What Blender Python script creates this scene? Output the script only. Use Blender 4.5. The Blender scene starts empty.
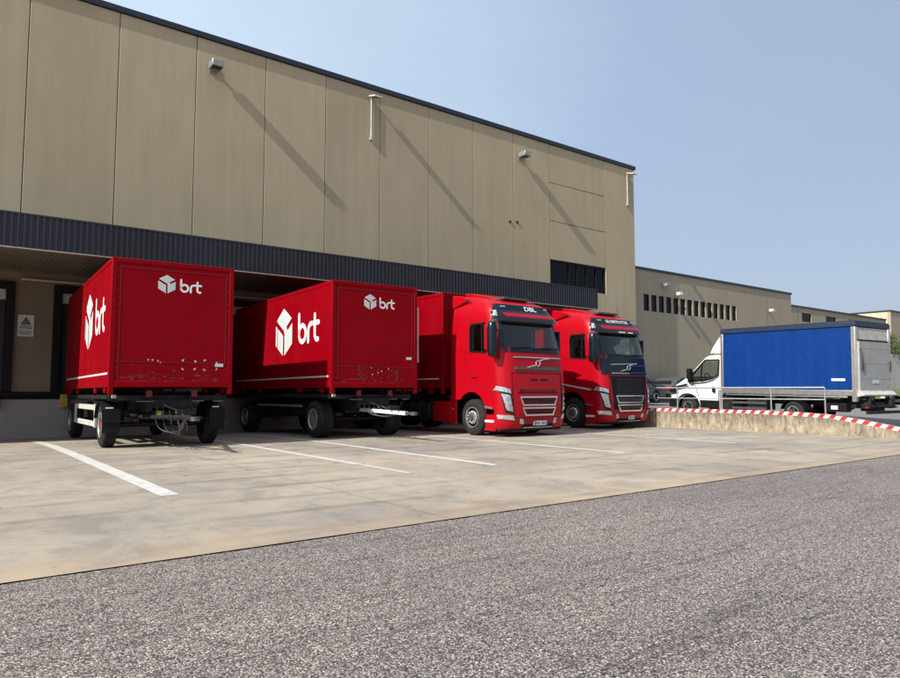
import bpy, bmesh, math, random
from mathutils import Vector, Matrix
random.seed(7)
SC = bpy.context.scene
COL = SC.collection
R = math.radians

# ------------------------------------------------------------------ helpers
def tag(o, label=None, cat=None, group=None, kind=None):
    if label: o['label'] = label
    if cat: o['category'] = cat
    if group: o['group'] = group
    if kind: o['kind'] = kind
    return o

def empty(name, loc=(0, 0, 0), rz=0, rx=0):
    o = bpy.data.objects.new(name, None); COL.objects.link(o)
    o.location = loc; o.rotation_euler = (rx, 0, rz); o.empty_display_size = .3
    return o

class MB:
    """collects primitives; build() links them as ONE mesh object"""
    def __init__(s): s.v = []; s.f = []; s.m = []; s.starts = []
    def add(s, vs, fs, mi=0):
        b = len(s.v); s.starts.append((b, len(s.f))); s.v += [tuple(p) for p in vs]
        for f in fs: s.f.append([b + i for i in f]); s.m.append(mi)
        return s
    def box(s, x0, x1, y0, y1, z0, z1, mi=0):
        vs = [(x0,y0,z0),(x1,y0,z0),(x1,y1,z0),(x0,y1,z0),(x0,y0,z1),(x1,y0,z1),(x1,y1,z1),(x0,y1,z1)]
        return s.add(vs, [(0,3,2,1),(4,5,6,7),(0,1,5,4),(1,2,6,5),(2,3,7,6),(3,0,4,7)], mi)
    def bar(s, a, b, w, h=None, mi=0):
        h = h or w
        a = Vector(a); b = Vector(b); d = (b - a).normalized()
        up = Vector((0, 0, 1)) if abs(d.z) < .9 else Vector((0, 1, 0))
        sx = d.cross(up).normalized() * w / 2; sz = sx.normalized().cross(d).normalized() * h / 2
        vs = [a-sx-sz, a+sx-sz, a+sx+sz, a-sx+sz, b-sx-sz, b+sx-sz, b+sx+sz, b-sx+sz]
        return s.add(vs, [(0,1,2,3),(7,6,5,4),(0,4,5,1),(1,5,6,2),(2,6,7,3),(3,7,4,0)], mi)
    def tube(s, pts, r, n=8, mi=0, r1=None):
        pts = [Vector(p) for p in pts]; rings = []
        for i, p in enumerate(pts):
            d = (pts[min(i+1, len(pts)-1)] - pts[max(i-1, 0)]).normalized()
            up = Vector((0, 0, 1)) if abs(d.z) < .9 else Vector((0, 1, 0))
            a = d.cross(up).normalized(); b = a.cross(d).normalized()
            rr = r if r1 is None else r + (r1 - r) * i / (len(pts) - 1)
            rings.append([p + a * math.cos(2*math.pi*k/n) * rr + b * math.sin(2*math.pi*k/n) * rr for k in range(n)])
        vs = [q for rg in rings for q in rg]; fs = []
        for i in range(len(rings) - 1):
            for k in range(n):
                a = i*n+k; b = i*n+(k+1) % n
                fs.append((a, b, b+n, a+n))
        fs.append(tuple(range(n))[::-1]); fs.append(tuple((len(rings)-1)*n + k for k in range(n)))
        return s.add(vs, fs, mi)
    def lathe(s, prof, c, axis='x', n=32, mi=0, sgn=1):
        """prof: list of (along, radius)"""
        vs = []; fs = []
        for (a, r) in prof:
            for k in range(n):
                t = 2*math.pi*k/n; p, q = math.cos(t)*r, math.sin(t)*r
                if axis == 'x': vs.append((c[0]+a*sgn, c[1]+p, c[2]+q))
                elif axis == 'z': vs.append((c[0]+p, c[1]+q, c[2]+a*sgn))
                else: vs.append((c[0]+p, c[1]+a*sgn, c[2]+q))
        m = len(prof)
        for i in range(m-1):
            for k in range(n):
                fs.append((i*n+k, i*n+(k+1) % n, (i+1)*n+(k+1) % n, (i+1)*n+k))
        if prof[0][1] > 1e-5: fs.append(tuple(range(n))[::-1])
        if prof[-1][1] > 1e-5: fs.append(tuple((m-1)*n+k for k in range(n)))
        return s.add(vs, fs, mi)
    def prism(s, poly, axis, a0, a1, mi=0):
        """poly 2D; axis 'x': (y,z), 'y': (x,z), 'z': (x,y)"""
        def P(p, a):
            return {'x': (a, p[0], p[1]), 'y': (p[0], a, p[1]), 'z': (p[0], p[1], a)}[axis]
        n = len(poly); vs = [P(p, a0) for p in poly] + [P(p, a1) for p in poly]
        fs = [tuple(range(n)), tuple(range(2*n-1, n-1, -1))] + [(i, (i+1) % n, n+(i+1) % n, n+i) for i in range(n)]
        return s.add(vs, fs, mi)
    def each(s, name, mats, parent=None, **k):
        """one object per primitive"""
        outs = []; st = s.starts + [(len(s.v), len(s.f))]
        for (v0, f0), (v1, f1) in zip(st, st[1:]):
            p = MB(); p.v = s.v[v0:v1]; p.f = [[i-v0 for i in f] for f in s.f[f0:f1]]; p.m = s.m[f0:f1]; outs.append(p.build(name, mats, parent, **k))
        return outs
    def build(s, name, mats, parent=None, bevel=0, smooth=True, ang=32, loc=None):
        me = bpy.data.meshes.new(name); me.from_pydata(s.v, [], s.f)
        mats = mats if isinstance(mats, (list, tuple)) else [mats]
        for m in mats: me.materials.append(m)
        me.polygons.foreach_set('material_index', s.m)
        bm = bmesh.new(); bm.from_mesh(me); bmesh.ops.remove_doubles(bm, verts=bm.verts, dist=1e-5)
        bmesh.ops.recalc_face_normals(bm, faces=bm.faces); bm.to_mesh(me); bm.free()
        if smooth:
            me.polygons.foreach_set('use_smooth', [True]*len(me.polygons)); me.set_sharp_from_angle(angle=R(ang))
        o = bpy.data.objects.new(name, me); COL.objects.link(o)
        if parent: o.parent = parent
        if loc: o.location = loc
        if bevel:
            b = o.modifiers.new('bevel', 'BEVEL'); b.width = bevel; b.segments = 2; b.limit_method = 'ANGLE'; b.angle_limit = R(40)
            b.harden_normals = False
        return o

def apply_mods(o):
    dg = bpy.context.evaluated_depsgraph_get()
    me = bpy.data.meshes.new_from_object(o.evaluated_get(dg)); o.modifiers.clear(); o.data = me
    return o

def cut(o, cutters):
    """boolean difference with a list of MB solids, applied"""
    mats = list(o.data.materials); tmp = []
    for c in cutters:
        co = c.build('cutter', mats, smooth=False); tmp.append(co)
        co.parent = o.parent
        m = o.modifiers.new('b', 'BOOLEAN'); m.operation = 'DIFFERENCE'; m.solver = 'EXACT'; m.object = co
    bpy.context.view_layer.update(); apply_mods(o)
    for t in tmp: bpy.data.objects.remove(t)
    me = o.data
    me.polygons.foreach_set('use_smooth', [True]*len(me.polygons)); me.set_sharp_from_angle(angle=R(30))
    return o

def copy_tree(o, parent=None):
    c = o.copy(); COL.objects.link(c); c.parent = parent
    for ch in list(o.children): copy_tree(ch, c)
    return c

def lerp(tab, x):
    if x <= tab[0][0]: return tab[0][1]
    for (a, p), (b, q) in zip(tab, tab[1:]):
        if x <= b: return p + (q - p) * (x - a) / (b - a)
    return tab[-1][1]

# ------------------------------------------------------------------ materials
def mat(name, col, rough=.5, metal=0, var=0, vscale=6, bump=0, bscale=40, coat=0, spec=.5, dirt=None, dirt_amt=0, dirt_scale=3, detail=6, trans=0, rvar=0):
    m = bpy.data.materials.new(name); m.use_nodes = True; nt = m.node_tree; N = nt.nodes; L = nt.links
    b = N['Principled BSDF']; b.inputs['Base Color'].default_value = (*col, 1); b.inputs['Roughness'].default_value = rough
    b.inputs['Metallic'].default_value = metal; b.inputs['Specular IOR Level'].default_value = spec
    b.inputs['Coat Weight'].default_value = coat; b.inputs['Coat Roughness'].default_value = .06
    tc = N.new('ShaderNodeTexCoord'); src = None
    def noise(sc, det=detail, rgh=.6):
        n = N.new('ShaderNodeTexNoise'); n.inputs['Scale'].default_value = sc; n.inputs['Detail'].default_value = det
        n.inputs['Roughness'].default_value = rgh; L.new(tc.outputs['Object'], n.inputs['Vector']); return n
    if var:
        n = noise(vscale); rp = N.new('ShaderNodeValToRGB'); L.new(n.outputs['Fac'], rp.inputs['Fac'])
        rp.color_ramp.elements[0].position = .3; rp.color_ramp.elements[1].position = .7
        rp.color_ramp.elements[0].color = (*[max(0, c*(1-var)) for c in col], 1); rp.color_ramp.elements[1].color = (*[min(1, c*(1+var)) for c in col], 1)
        src = rp.outputs['Color']
    if dirt:
        n = noise(dirt_scale, 10, .7); rp = N.new('ShaderNodeValToRGB'); L.new(n.outputs['Fac'], rp.inputs['Fac'])
        rp.color_ramp.elements[0].position = .5; rp.color_ramp.elements[0].color = (0, 0, 0, 1)
        rp.color_ramp.elements[1].position = .75; rp.color_ramp.elements[1].color = (dirt_amt,)*3 + (1,)
        mx = N.new('ShaderNodeMixRGB'); L.new(rp.outputs['Color'], mx.inputs['Fac'])
        if src: L.new(src, mx.inputs['Color1'])
        else: mx.inputs['Color1'].default_value = (*col, 1)
        mx.inputs['Color2'].default_value = (*dirt, 1); src = mx.outputs['Color']
    if src: L.new(src, b.inputs['Base Color'])
    if rvar:
        n = noise(vscale*.7); mr = N.new('ShaderNodeMapRange'); L.new(n.outputs['Fac'], mr.inputs['Value'])
        mr.inputs['From Min'].default_value = .3; mr.inputs['From Max'].default_value = .7
        mr.inputs['To Min'].default_value = max(0, rough-rvar); mr.inputs['To Max'].default_value = rough+rvar
        L.new(mr.outputs['Result'], b.inputs['Roughness'])
    if bump:
        n = noise(bscale, 4); bp = N.new('ShaderNodeBump'); bp.inputs['Strength'].default_value = bump; bp.inputs['Distance'].default_value = .01
        L.new(n.outputs['Fac'], bp.inputs['Height']); L.new(bp.outputs['Normal'], b.inputs['Normal'])
    return m

M = {}
M['red'] = mat('red_paint', (.36, .0012, .008), .34, coat=.13, spec=.2, var=.06, vscale=1.5, bump=.05, bscale=3, dirt=(.22, .012, .012), dirt_amt=.2, dirt_scale=2.5, rvar=.08)
M['redbox'] = mat('red_box_paint', (.225, .0004, .005), .5, coat=0, spec=.07, var=.12, vscale=1.0, bump=.30, bscale=2.2, dirt=(.13, .006, .010), dirt_amt=.5, dirt_scale=1.1, rvar=.12)
M['reddull'] = mat('dull_red_metal', (.15, .003, .008), .55, var=.2, vscale=5, dirt=(.05, .02, .015), dirt_amt=.8, dirt_scale=5)
M['black'] = mat('black_plastic', (.009, .009, .010), .55, spec=.15, var=.3, vscale=8)
M['navy'] = mat('visor_black', (.006, .009, .016), .2, coat=.15, spec=.3)
M['blue'] = mat('blue_trim', (.008, .035, .15), .4)
M['chassis'] = mat('chassis_black', (.012, .0115, .012), .65, spec=.25, var=.4, vscale=6, dirt=(.05, .04, .03), dirt_amt=.4, dirt_scale=6)
M['rubber'] = mat('tyre_rubber', (.020, .0195, .019), .9, spec=.2, var=.25, vscale=10, dirt=(.06, .055, .045), dirt_amt=.4, dirt_scale=8)
M['rim'] = mat('rim_metal', (.50, .49, .47), .38, metal=.7, var=.15, vscale=9, dirt=(.10, .08, .06), dirt_amt=.6, dirt_scale=8)
M['rimdark'] = mat('rim_dark', (.10, .10, .10), .5, metal=.5, var=.3, vscale=9)
M['hubred'] = mat('hub_red', (.35, .012, .015), .5, var=.3, vscale=10)
M['chrome'] = mat('chrome', (.75, .75, .75), .18, metal=1)
M['alu'] = mat('aluminium', (.62, .62, .60), .35, metal=.85, var=.12, vscale=5)
M['galv'] = mat('galvanised_steel', (.33, .34, .34), .45, metal=.6, var=.2, vscale=14)
M['white'] = mat('white_paint', (.78, .78, .77), .35, coat=.4, var=.03, vscale=3)
M['whiteold'] = mat('weathered_white', (.50, .48, .44), .6, var=.15, vscale=6, dirt=(.22, .18, .14), dirt_amt=.7, dirt_scale=8)
M['decal'] = mat('decal_white', (.74, .74, .72), .45, var=.04, vscale=6)
M['decalgrey'] = mat('decal_grey', (.50, .56, .57), .45, var=.04, vscale=6)
M['reflect'] = mat('reflective_tape', (.62, .60, .58), .35, var=.15, vscale=9, dirt=(.3, .1, .1), dirt_amt=.5, dirt_scale=4)
M['lamp'] = mat('lamp_lens', (.46, .48, .50), .10, metal=.55, coat=1, var=.55, vscale=22)
M['amber'] = mat('amber_lens', (.7, .18, .02), .2, coat=.7)
M['tan'] = mat('cream_board', (.42, .37, .27), .7, var=.15)
M['yellow'] = mat('yellow_rubber', (.55, .36, .03), .6, var=.2, vscale=8, dirt=(.08, .06, .03), dirt_amt=.7, dirt_scale=10)
M['hose'] = mat('air_hose', (.03, .03, .035), .35)
M['plate'] = mat('plate_white', (.72, .73, .72), .4)
M['plateblue'] = mat('plate_blue', (.02, .07, .35), .4)
M['fabric'] = mat('seat_fabric', (.05, .05, .055), .9, var=.3, vscale=12)
M['curtain'] = mat('red_curtain', (.42, .02, .02), .8, var=.2, vscale=12)
M['beige'] = mat('beige_cloth', (.45, .42, .32), .9, var=.15, vscale=8)
M['cabin'] = mat('cabin_trim', (.13, .125, .11), .8)
M['bluetarp'] = mat('blue_tarpaulin', (.0012, .030, .165), .5, spec=.2, var=.08, vscale=2.0, bump=.35, bscale=1.6, dirt=(.01, .05, .19), dirt_amt=.4, dirt_scale=1.2)
M['greytarp'] = mat('grey_door', (.33, .32, .31), .6, var=.1, vscale=4, bump=.2, bscale=5, dirt=(.22, .20, .17), dirt_amt=.5, dirt_scale=3)
M['darkblue'] = mat('roof_tarp', (.012, .025, .055), .5, var=.2)
M['sign'] = mat('sign_white', (.58, .57, .54), .5, var=.06, vscale=9, dirt=(.3, .26, .2), dirt_amt=.4, dirt_scale=8)
M['signblack'] = mat('sign_black', (.02, .02, .02), .5)
M['signyellow'] = mat('sign_amber', (.20, .13, .04), .5)
M['carblue'] = mat('car_paint_dark', (.014, .018, .028), .2, coat=.8)
M['cargrey'] = mat('car_paint_grey', (.12, .125, .13), .28, metal=.4, coat=.7)
M['carwhite'] = mat('car_paint_white', (.72, .72, .70), .3, coat=.6)
M['tail'] = mat('tail_lamp', (.4, .01, .01), .2, coat=.8)

def glass(name, tint, fac=.1, gc=.9):
    m = bpy.data.materials.new(name); m.use_nodes = True; nt = m.node_tree; N = nt.nodes; L = nt.links; N.clear()
    out = N.new('ShaderNodeOutputMaterial'); tr = N.new('ShaderNodeBsdfTransparent'); gl = N.new('ShaderNodeBsdfGlossy'); mx = N.new('ShaderNodeMixShader')
    tr.inputs['Color'].default_value = (*tint, 1); gl.inputs['Roughness'].default_value = .03; gl.inputs['Color'].default_value = (gc, gc, gc, 1)
    lw_ = N.new('ShaderNodeLayerWeight'); lw_.inputs['Blend'].default_value = .5
    pw = N.new('ShaderNodeMath'); pw.operation = 'POWER'; pw.inputs[1].default_value = 4; L.new(lw_.outputs['Facing'], pw.inputs[0])
    ad = N.new('ShaderNodeMath'); ad.operation = 'MULTIPLY_ADD'; ad.inputs[1].default_value = .9; ad.inputs[2].default_value = .045+fac; ad.use_clamp = True
    L.new(pw.outputs[0], ad.inputs[0]); L.new(ad.outputs[0], mx.inputs['Fac']); L.new(tr.outputs[0], mx.inputs[1]); L.new(gl.outputs[0], mx.inputs[2])
    L.new(mx.outputs[0], out.inputs['Surface']); return m
M['glass'] = glass('tinted_glass', (.86, .91, .89), 0, .8)
M['glassdark'] = glass('dark_glass', (.06, .07, .07), 0, .8)
M['clear'] = glass('lens_glass', (.85, .88, .9), .08)

def node_mat(name):
    m = bpy.data.materials.new(name); m.use_nodes = True; nt = m.node_tree
    return m, nt.nodes, nt.links, nt.nodes['Principled BSDF']

def nz(N, L, vec, scale, detail=6, rough=.6, dist=0):
    n = N.new('ShaderNodeTexNoise'); n.inputs['Scale'].default_value = scale; n.inputs['Detail'].default_value = detail
    n.inputs['Roughness'].default_value = rough; n.inputs['Distortion'].default_value = dist; L.new(vec, n.inputs['Vector']); return n
def ramp(N, L, fac, stops):
    r = N.new('ShaderNodeValToRGB'); L.new(fac, r.inputs['Fac']); e = r.color_ramp.elements
    e[0].position, e[0].color = stops[0][0], (*stops[0][1], 1); e[1].position, e[1].color = stops[-1][0], (*stops[-1][1], 1)
    for p, c in stops[1:-1]:
        k = e.new(p); k.color = (*c, 1)
    return r
def mix(N, L, fac, a, b, mode='MIX'):
    m = N.new('ShaderNodeMixRGB'); m.blend_type = mode
    for s, v in ((0, fac), (1, a), (2, b)):
        if hasattr(v, 'is_output') or hasattr(v, 'links'): L.new(v, m.inputs[s])
        elif isinstance(v, (int, float)): m.inputs[s].default_value = v
        else: m.inputs[s].default_value = (*v, 1)
    return m
def mapping(N, L, vec, scale):
    m = N.new('ShaderNodeMapping'); m.inputs['Scale'].default_value = scale; L.new(vec, m.inputs['Vector']); return m

# concrete yard
m, N, L, b = node_mat('yard_concrete'); tc = N.new('ShaderNodeTexCoord').outputs['Object']
n1 = nz(N, L, tc, .28, 8, .62, .4); r1 = ramp(N, L, n1.outputs['Fac'], [(.38, (.265, .235, .198)), (.47, (.315, .272, .216)), (.55, (.355, .302, .235)), (.66, (.385, .333, .265))])
n2 = nz(N, L, mapping(N, L, tc, (1.0, .8, 1)).outputs[0], 1.3, 12, .76, .5); r2 = ramp(N, L, n2.outputs['Fac'], [(.40, (.76, .77, .80)), (.50, (.98, .98, .98)), (.62, (1.09, 1.07, 1.02))])
x1 = mix(N, L, 1, r1.outputs['Color'], r2.outputs['Color'], 'MULTIPLY')
n3 = nz(N, L, tc, 55, 4, .7); r3 = ramp(N, L, n3.outputs['Fac'], [(.30, (.80, .80, .80)), (.7, (1.15, 1.15, 1.15))])
x2 = mix(N, L, .8, x1.outputs[0], r3.outputs['Color'], 'MULTIPLY')
n6 = nz(N, L, tc, .75, 7, .65, .8); r6 = ramp(N, L, n6.outputs['Fac'], [(.55, (0, 0, 0)), (.70, (.38, .38, .38))]); x2 = mix(N, L, r6.outputs['Color'], x2.outputs[0], (.36, .235, .145))
# tyre sweeps: long faint dark bands turning across the yard
wv = N.new('ShaderNodeTexWave'); wv.wave_type = 'RINGS'; wv.inputs['Scale'].default_value = .32; wv.inputs['Distortion'].default_value = 2.2; wv.inputs['Detail'].default_value = 3; wv.inputs['Detail Scale'].default_value = .5
mp = N.new('ShaderNodeMapping'); mp.inputs['Location'].default_value = (-14, 9, 0); L.new(tc, mp.inputs['Vector']); L.new(mp.outputs[0], wv.inputs['Vector'])
r4 = ramp(N, L, wv.outputs['Fac'], [(.0, (.60, .59, .59)), (.16, (1, 1, 1))])
nm = nz(N, L, tc, .35, 4); rm = ramp(N, L, nm.outputs['Fac'], [(.42, (0, 0, 0)), (.62, (.8, .8, .8))])
x3 = mix(N, L, rm.outputs['Color'], x2.outputs[0], mix(N, L, 1, x2.outputs[0], r4.outputs['Color'], 'MULTIPLY').outputs[0])
# small oil spots
n5 = nz(N, L, tc, 3.6, 3, .5); r5 = ramp(N, L, n5.outputs['Fac'], [(.69, (1, 1, 1)), (.74, (.50, .47, .45))])
x4 = mix(N, L, 1, x3.outputs[0], r5.outputs['Color'], 'MULTIPLY')
# hairline cracks: the cell borders of a warped voronoi, broken up
wn_ = nz(N, L, tc, .9, 5, .6); wa = N.new('ShaderNodeVectorMath'); wa.operation = 'MULTIPLY_ADD'; L.new(wn_.outputs['Color'], wa.inputs[0]); wa.inputs[1].default_value = (1.4, 1.4, 0); L.new(tc, wa.inputs[2])
vc_ = N.new('ShaderNodeTexVoronoi'); vc_.feature = 'DISTANCE_TO_EDGE'; vc_.inputs['Scale'].default_value = .16; L.new(wa.outputs[0], vc_.inputs['Vector'])
rc_ = ramp(N, L, vc_.outputs['Distance'], [(0, (.62, .60, .58)), (.0035, (1, 1, 1))])
cm_ = ramp(N, L, nz(N, L, tc, .22, 3).outputs['Fac'], [(.46, (0, 0, 0)), (.56, (1, 1, 1))])
x4 = mix(N, L, cm_.outputs['Color'], x4.outputs[0], mix(N, L, 1, x4.outputs[0], rc_.outputs['Color'], 'MULTIPLY').outputs[0])
# orange dust along the gravel edge (Y from 5.4 up)
sp = N.new('ShaderNodeSeparateXYZ'); L.new(tc, sp.inputs[0])
mr = N.new('ShaderNodeMapRange'); L.new(sp.outputs['Y'], mr.inputs['Value']); mr.inputs['From Min'].default_value = 5.35; mr.inputs['From Max'].default_value = 6.3; mr.inputs['To Min'].default_value = .55; mr.inputs['To Max'].default_value = 0
ml = N.new('ShaderNodeMath'); ml.operation = 'MULTIPLY'; L.new(mr.outputs[0], ml.inputs[0]); L.new(n2.outputs['Fac'], ml.inputs[1])
x5 = mix(N, L, ml.outputs[0], x4.outputs[0], (.40, .24, .12))
L.new(x5.outputs[0], b.inputs['Base Color']); b.inputs['Roughness'].default_value = .85
bp = N.new('ShaderNodeBump'); bp.inputs['Strength'].default_value = .25; bp.inputs['Distance'].default_value = .008; L.new(n3.outputs['Fac'], bp.inputs['Height']); L.new(bp.outputs[0], b.inputs['Normal'])
M['yard'] = m

# chip-seal asphalt
m, N, L, b = node_mat('road_chippings'); tc = N.new('ShaderNodeTexCoord').outputs['Object']
def stones(scale):
    v = N.new('ShaderNodeTexVoronoi'); v.inputs['Scale'].default_value = scale; v.inputs['Randomness'].default_value = 1; L.new(tc, v.inputs['Vector'])
    s = N.new('ShaderNodeSeparateColor'); L.new(v.outputs['Color'], s.inputs[0]); return v, s
v1, s1 = stones(112); v2, s2 = stones(78)
c1 = ramp(N, L, s1.outputs[0], [(0, (.05, .044, .040)), (.18, (.14, .121, .110)), (.40, (.36, .312, .282)), (.72, (.55, .482, .437)), (.93, (.70, .62, .565)), (1, (.85, .79, .73))])
c2 = ramp(N, L, s2.outputs[0], [(0, (.05, .044, .041)), (.3, (.23, .20, .183)), (.7, (.51, .447, .405)), (1, (.76, .69, .63))])
gap = ramp(N, L, v1.outputs['Distance'], [(.26, (1.08, 1.07, 1.06)), (.58, (.16, .15, .15))])
gap2 = ramp(N, L, v2.outputs['Distance'], [(.28, (1.08, 1.07, 1.06)), (.58, (.20, .19, .19))])
a1 = mix(N, L, 1, c1.outputs['Color'], gap.outputs['Color'], 'MULTIPLY'); a2 = mix(N, L, 1, c2.outputs['Color'], gap2.outputs['Color'], 'MULTIPLY')
nn = nz(N, L, tc, 20, 3); rn = ramp(N, L, nn.outputs['Fac'], [(.40, (0, 0, 0)), (.60, (1, 1, 1))])
am = mix(N, L, rn.outputs['Color'], a1.outputs[0], a2.outputs[0])
nl = nz(N, L, mapping(N, L, tc, (.5, 1.4, 1)).outputs[0], .55, 8, .65, .5); rl = ramp(N, L, nl.outputs['Fac'], [(.32, (.86, .85, .85)), (.5, (1.0, .99, .98)), (.68, (1.14, 1.12, 1.10))])
af = mix(N, L, 1, am.outputs[0], rl.outputs['Color'], 'MULTIPLY')
# thin dark tar lines running along the lane
wv = N.new('ShaderNodeTexNoise'); wv.inputs['Scale'].default_value = 1; wv.inputs['Detail'].default_value = 5
L.new(mapping(N, L, tc, (.25, 3.2, 1)).outputs[0], wv.inputs['Vector'])
rt = ramp(N, L, wv.outputs['Fac'], [(.485, (1, 1, 1)), (.5, (.62, .61, .61)), (.515, (1, 1, 1))])
af = mix(N, L, 1, af.outputs[0], rt.outputs['Color'], 'MULTIPLY')
L.new(af.outputs[0], b.inputs['Base Color']); b.inputs['Roughness'].default_value = .82
bp = N.new('ShaderNodeBump'); bp.inputs['Strength'].default_value = .9; bp.inputs['Distance'].default_value = .004; bp.invert = True
L.new(v1.outputs['Distance'], bp.inputs['Height']); L.new(bp.outputs[0], b.inputs['Normal'])
M['road'] = m

# facade concrete: faint vertical weathering, tiny pores
def facade(name, c0, c1):
    m, N, L, b = node_mat(name); tc = N.new('ShaderNodeTexCoord').outputs['Object']
    n1 = nz(N, L, mapping(N, L, tc, (.35, .35, .22)).outputs[0], 1, 8, .6, .3); r1 = ramp(N, L, n1.outputs['Fac'], [(.34, c0), (.66, c1)])
    n2 = nz(N, L, mapping(N, L, tc, (3.2, 3.2, .22)).outputs[0], 1, 7, .65); r2 = ramp(N, L, n2.outputs['Fac'], [(.35, (.93, .935, .94)), (.62, (1.03, 1.025, 1.02))])
    x = mix(N, L, .9, r1.outputs['Color'], r2.outputs['Color'], 'MULTIPLY')
    n3 = nz(N, L, tc, 30, 4, .7); r3 = ramp(N, L, n3.outputs['Fac'], [(.3, (.92, .92, .92)), (.7, (1.05, 1.05, 1.05))])
    x = mix(N, L, 1, x.outputs[0], r3.outputs['Color'], 'MULTIPLY')
    L.new(x.outputs[0], b.inputs['Base Color']); b.inputs['Roughness'].default_value = .9
    bp = N.new('ShaderNodeBump'); bp.inputs['Strength'].default_value = .15; bp.inputs['Distance'].default_value = .006; L.new(n3.outputs['Fac'], bp.inputs['Height']); L.new(bp.outputs[0], b.inputs['Normal'])
    return m
M['wall'] = facade('facade_concrete', (.425, .343, .218), (.48, .392, .252))
M['wallb'] = facade('facade_concrete_pale', (.445, .362, .235), (.495, .405, .265))
M['wallc'] = facade('facade_concrete_dull', (.41, .333, .218), (.46, .378, .25))
M['wall2'] = facade('facade_concrete_grey', (.355, .292, .212), (.395, .33, .242))
M['cream'] = facade('facade_cream', (.62, .47, .30), (.68, .52, .34))
M['brown'] = facade('facade_brown_shaded', (.20, .155, .105), (.26, .20, .14))  # brownish wall under the canopy, canopy shade darkened into the base colour
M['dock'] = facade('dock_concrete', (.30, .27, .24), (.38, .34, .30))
M['lot'] = mat('lot_asphalt', (.17, .165, .16), .85, var=.25, vscale=1.2, bump=.3, bscale=60)
# stained low wall
m, N, L, b = node_mat('stained_concrete'); tc = N.new('ShaderNodeTexCoord').outputs['Object']
n1 = nz(N, L, mapping(N, L, tc, (4, 4, 2.2)).outputs[0], 1.6, 10, .75, .5); r1 = ramp(N, L, n1.outputs['Fac'], [(.36, (.16, .13, .095)), (.47, (.30, .245, .175)), (.60, (.46, .37, .25))])
n2 = nz(N, L, mapping(N, L, tc, (8, 8, 1.2)).outputs[0], 1.7, 9, .7, .3); sp = N.new('ShaderNodeSeparateXYZ'); L.new(tc, sp.inputs[0])
mr = N.new('ShaderNodeMapRange'); L.new(sp.outputs['Z'], mr.inputs['Value']); mr.inputs['From Min'].default_value = .12; mr.inputs['From Max'].default_value = .6; mr.inputs['To Min'].default_value = .25; mr.inputs['To Max'].default_value = .95
rr = ramp(N, L, n2.outputs['Fac'], [(.40, (.15, .15, .15)), (.53, (1, 1, 1))]); ml = N.new('ShaderNodeMath'); ml.operation = 'MULTIPLY'; L.new(rr.outputs['Color'], ml.inputs[0]); L.new(mr.outputs[0], ml.inputs[1])
x = mix(N, L, ml.outputs[0], r1.outputs['Color'], (.075, .066, .054)); L.new(x.outputs[0], b.inputs['Base Color']); b.inputs['Roughness'].default_value = .92
bp = N.new('ShaderNodeBump'); bp.inputs['Strength'].default_value = .4; bp.inputs['Distance'].default_value = .01; L.new(n1.outputs['Fac'], bp.inputs['Height']); L.new(bp.outputs[0], b.inputs['Normal'])
M['lowwall'] = m
M['slate'] = mat('slate_sheet_metal', (.024, .029, .037), .5, metal=.1, var=.15, vscale=1.3)
M['soffit'] = mat('soffit_sheet', (.20, .17, .13), .6, var=.1, vscale=2)
M['trim'] = mat('roof_trim', (.030, .036, .048), .45, metal=.3)
M['whiteline'] = mat('road_paint', (.54, .52, .485), .8, var=.14, vscale=4, dirt=(.34, .29, .235), dirt_amt=.95, dirt_scale=7)
M['wornline'] = mat('worn_road_paint', (.50, .47, .42), .8, var=.15, vscale=4, dirt=(.36, .31, .25), dirt_amt=1, dirt_scale=4)
M['hazred'] = mat('hazard_red', (.50, .015, .02), .6, var=.15, vscale=8, dirt=(.3, .15, .1), dirt_amt=.5, dirt_scale=9)
M['hazwhite'] = mat('hazard_white', (.68, .65, .60), .6, var=.1, vscale=8, dirt=(.35, .28, .2), dirt_amt=.5, dirt_scale=9)
M['grass'] = mat('grass_green', (.10, .13, .035), .9, var=.5, vscale=1.5, bump=1, bscale=20)
M['leaf'] = mat('bush_leaf', (.075, .11, .025), .7, var=.5, vscale=2.5)
M['leafdry'] = mat('dry_leaf', (.22, .13, .06), .8, var=.3, vscale=3)
M['bark'] = mat('bark', (.12, .09, .06), .9, var=.3)
M['rust'] = mat('rust_brown', (.085, .045, .03), .8, var=.4, vscale=14)
M['earth'] = mat('dry_earth', (.30, .25, .17), .95, var=.3, vscale=.05)
M['window'] = glass('window_glass', (.10, .11, .12), 0, .4)
M['jointline'] = mat('slab_joint_dirt', (.21, .175, .135), .95, var=.3, vscale=3)
M['joint'] = mat('joint_dirt', (.15, .115, .08), .95, var=.5, vscale=20)
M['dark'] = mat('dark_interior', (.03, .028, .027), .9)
M['blind'] = mat('window_blind', (.42, .40, .34), .8, var=.1)

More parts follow.
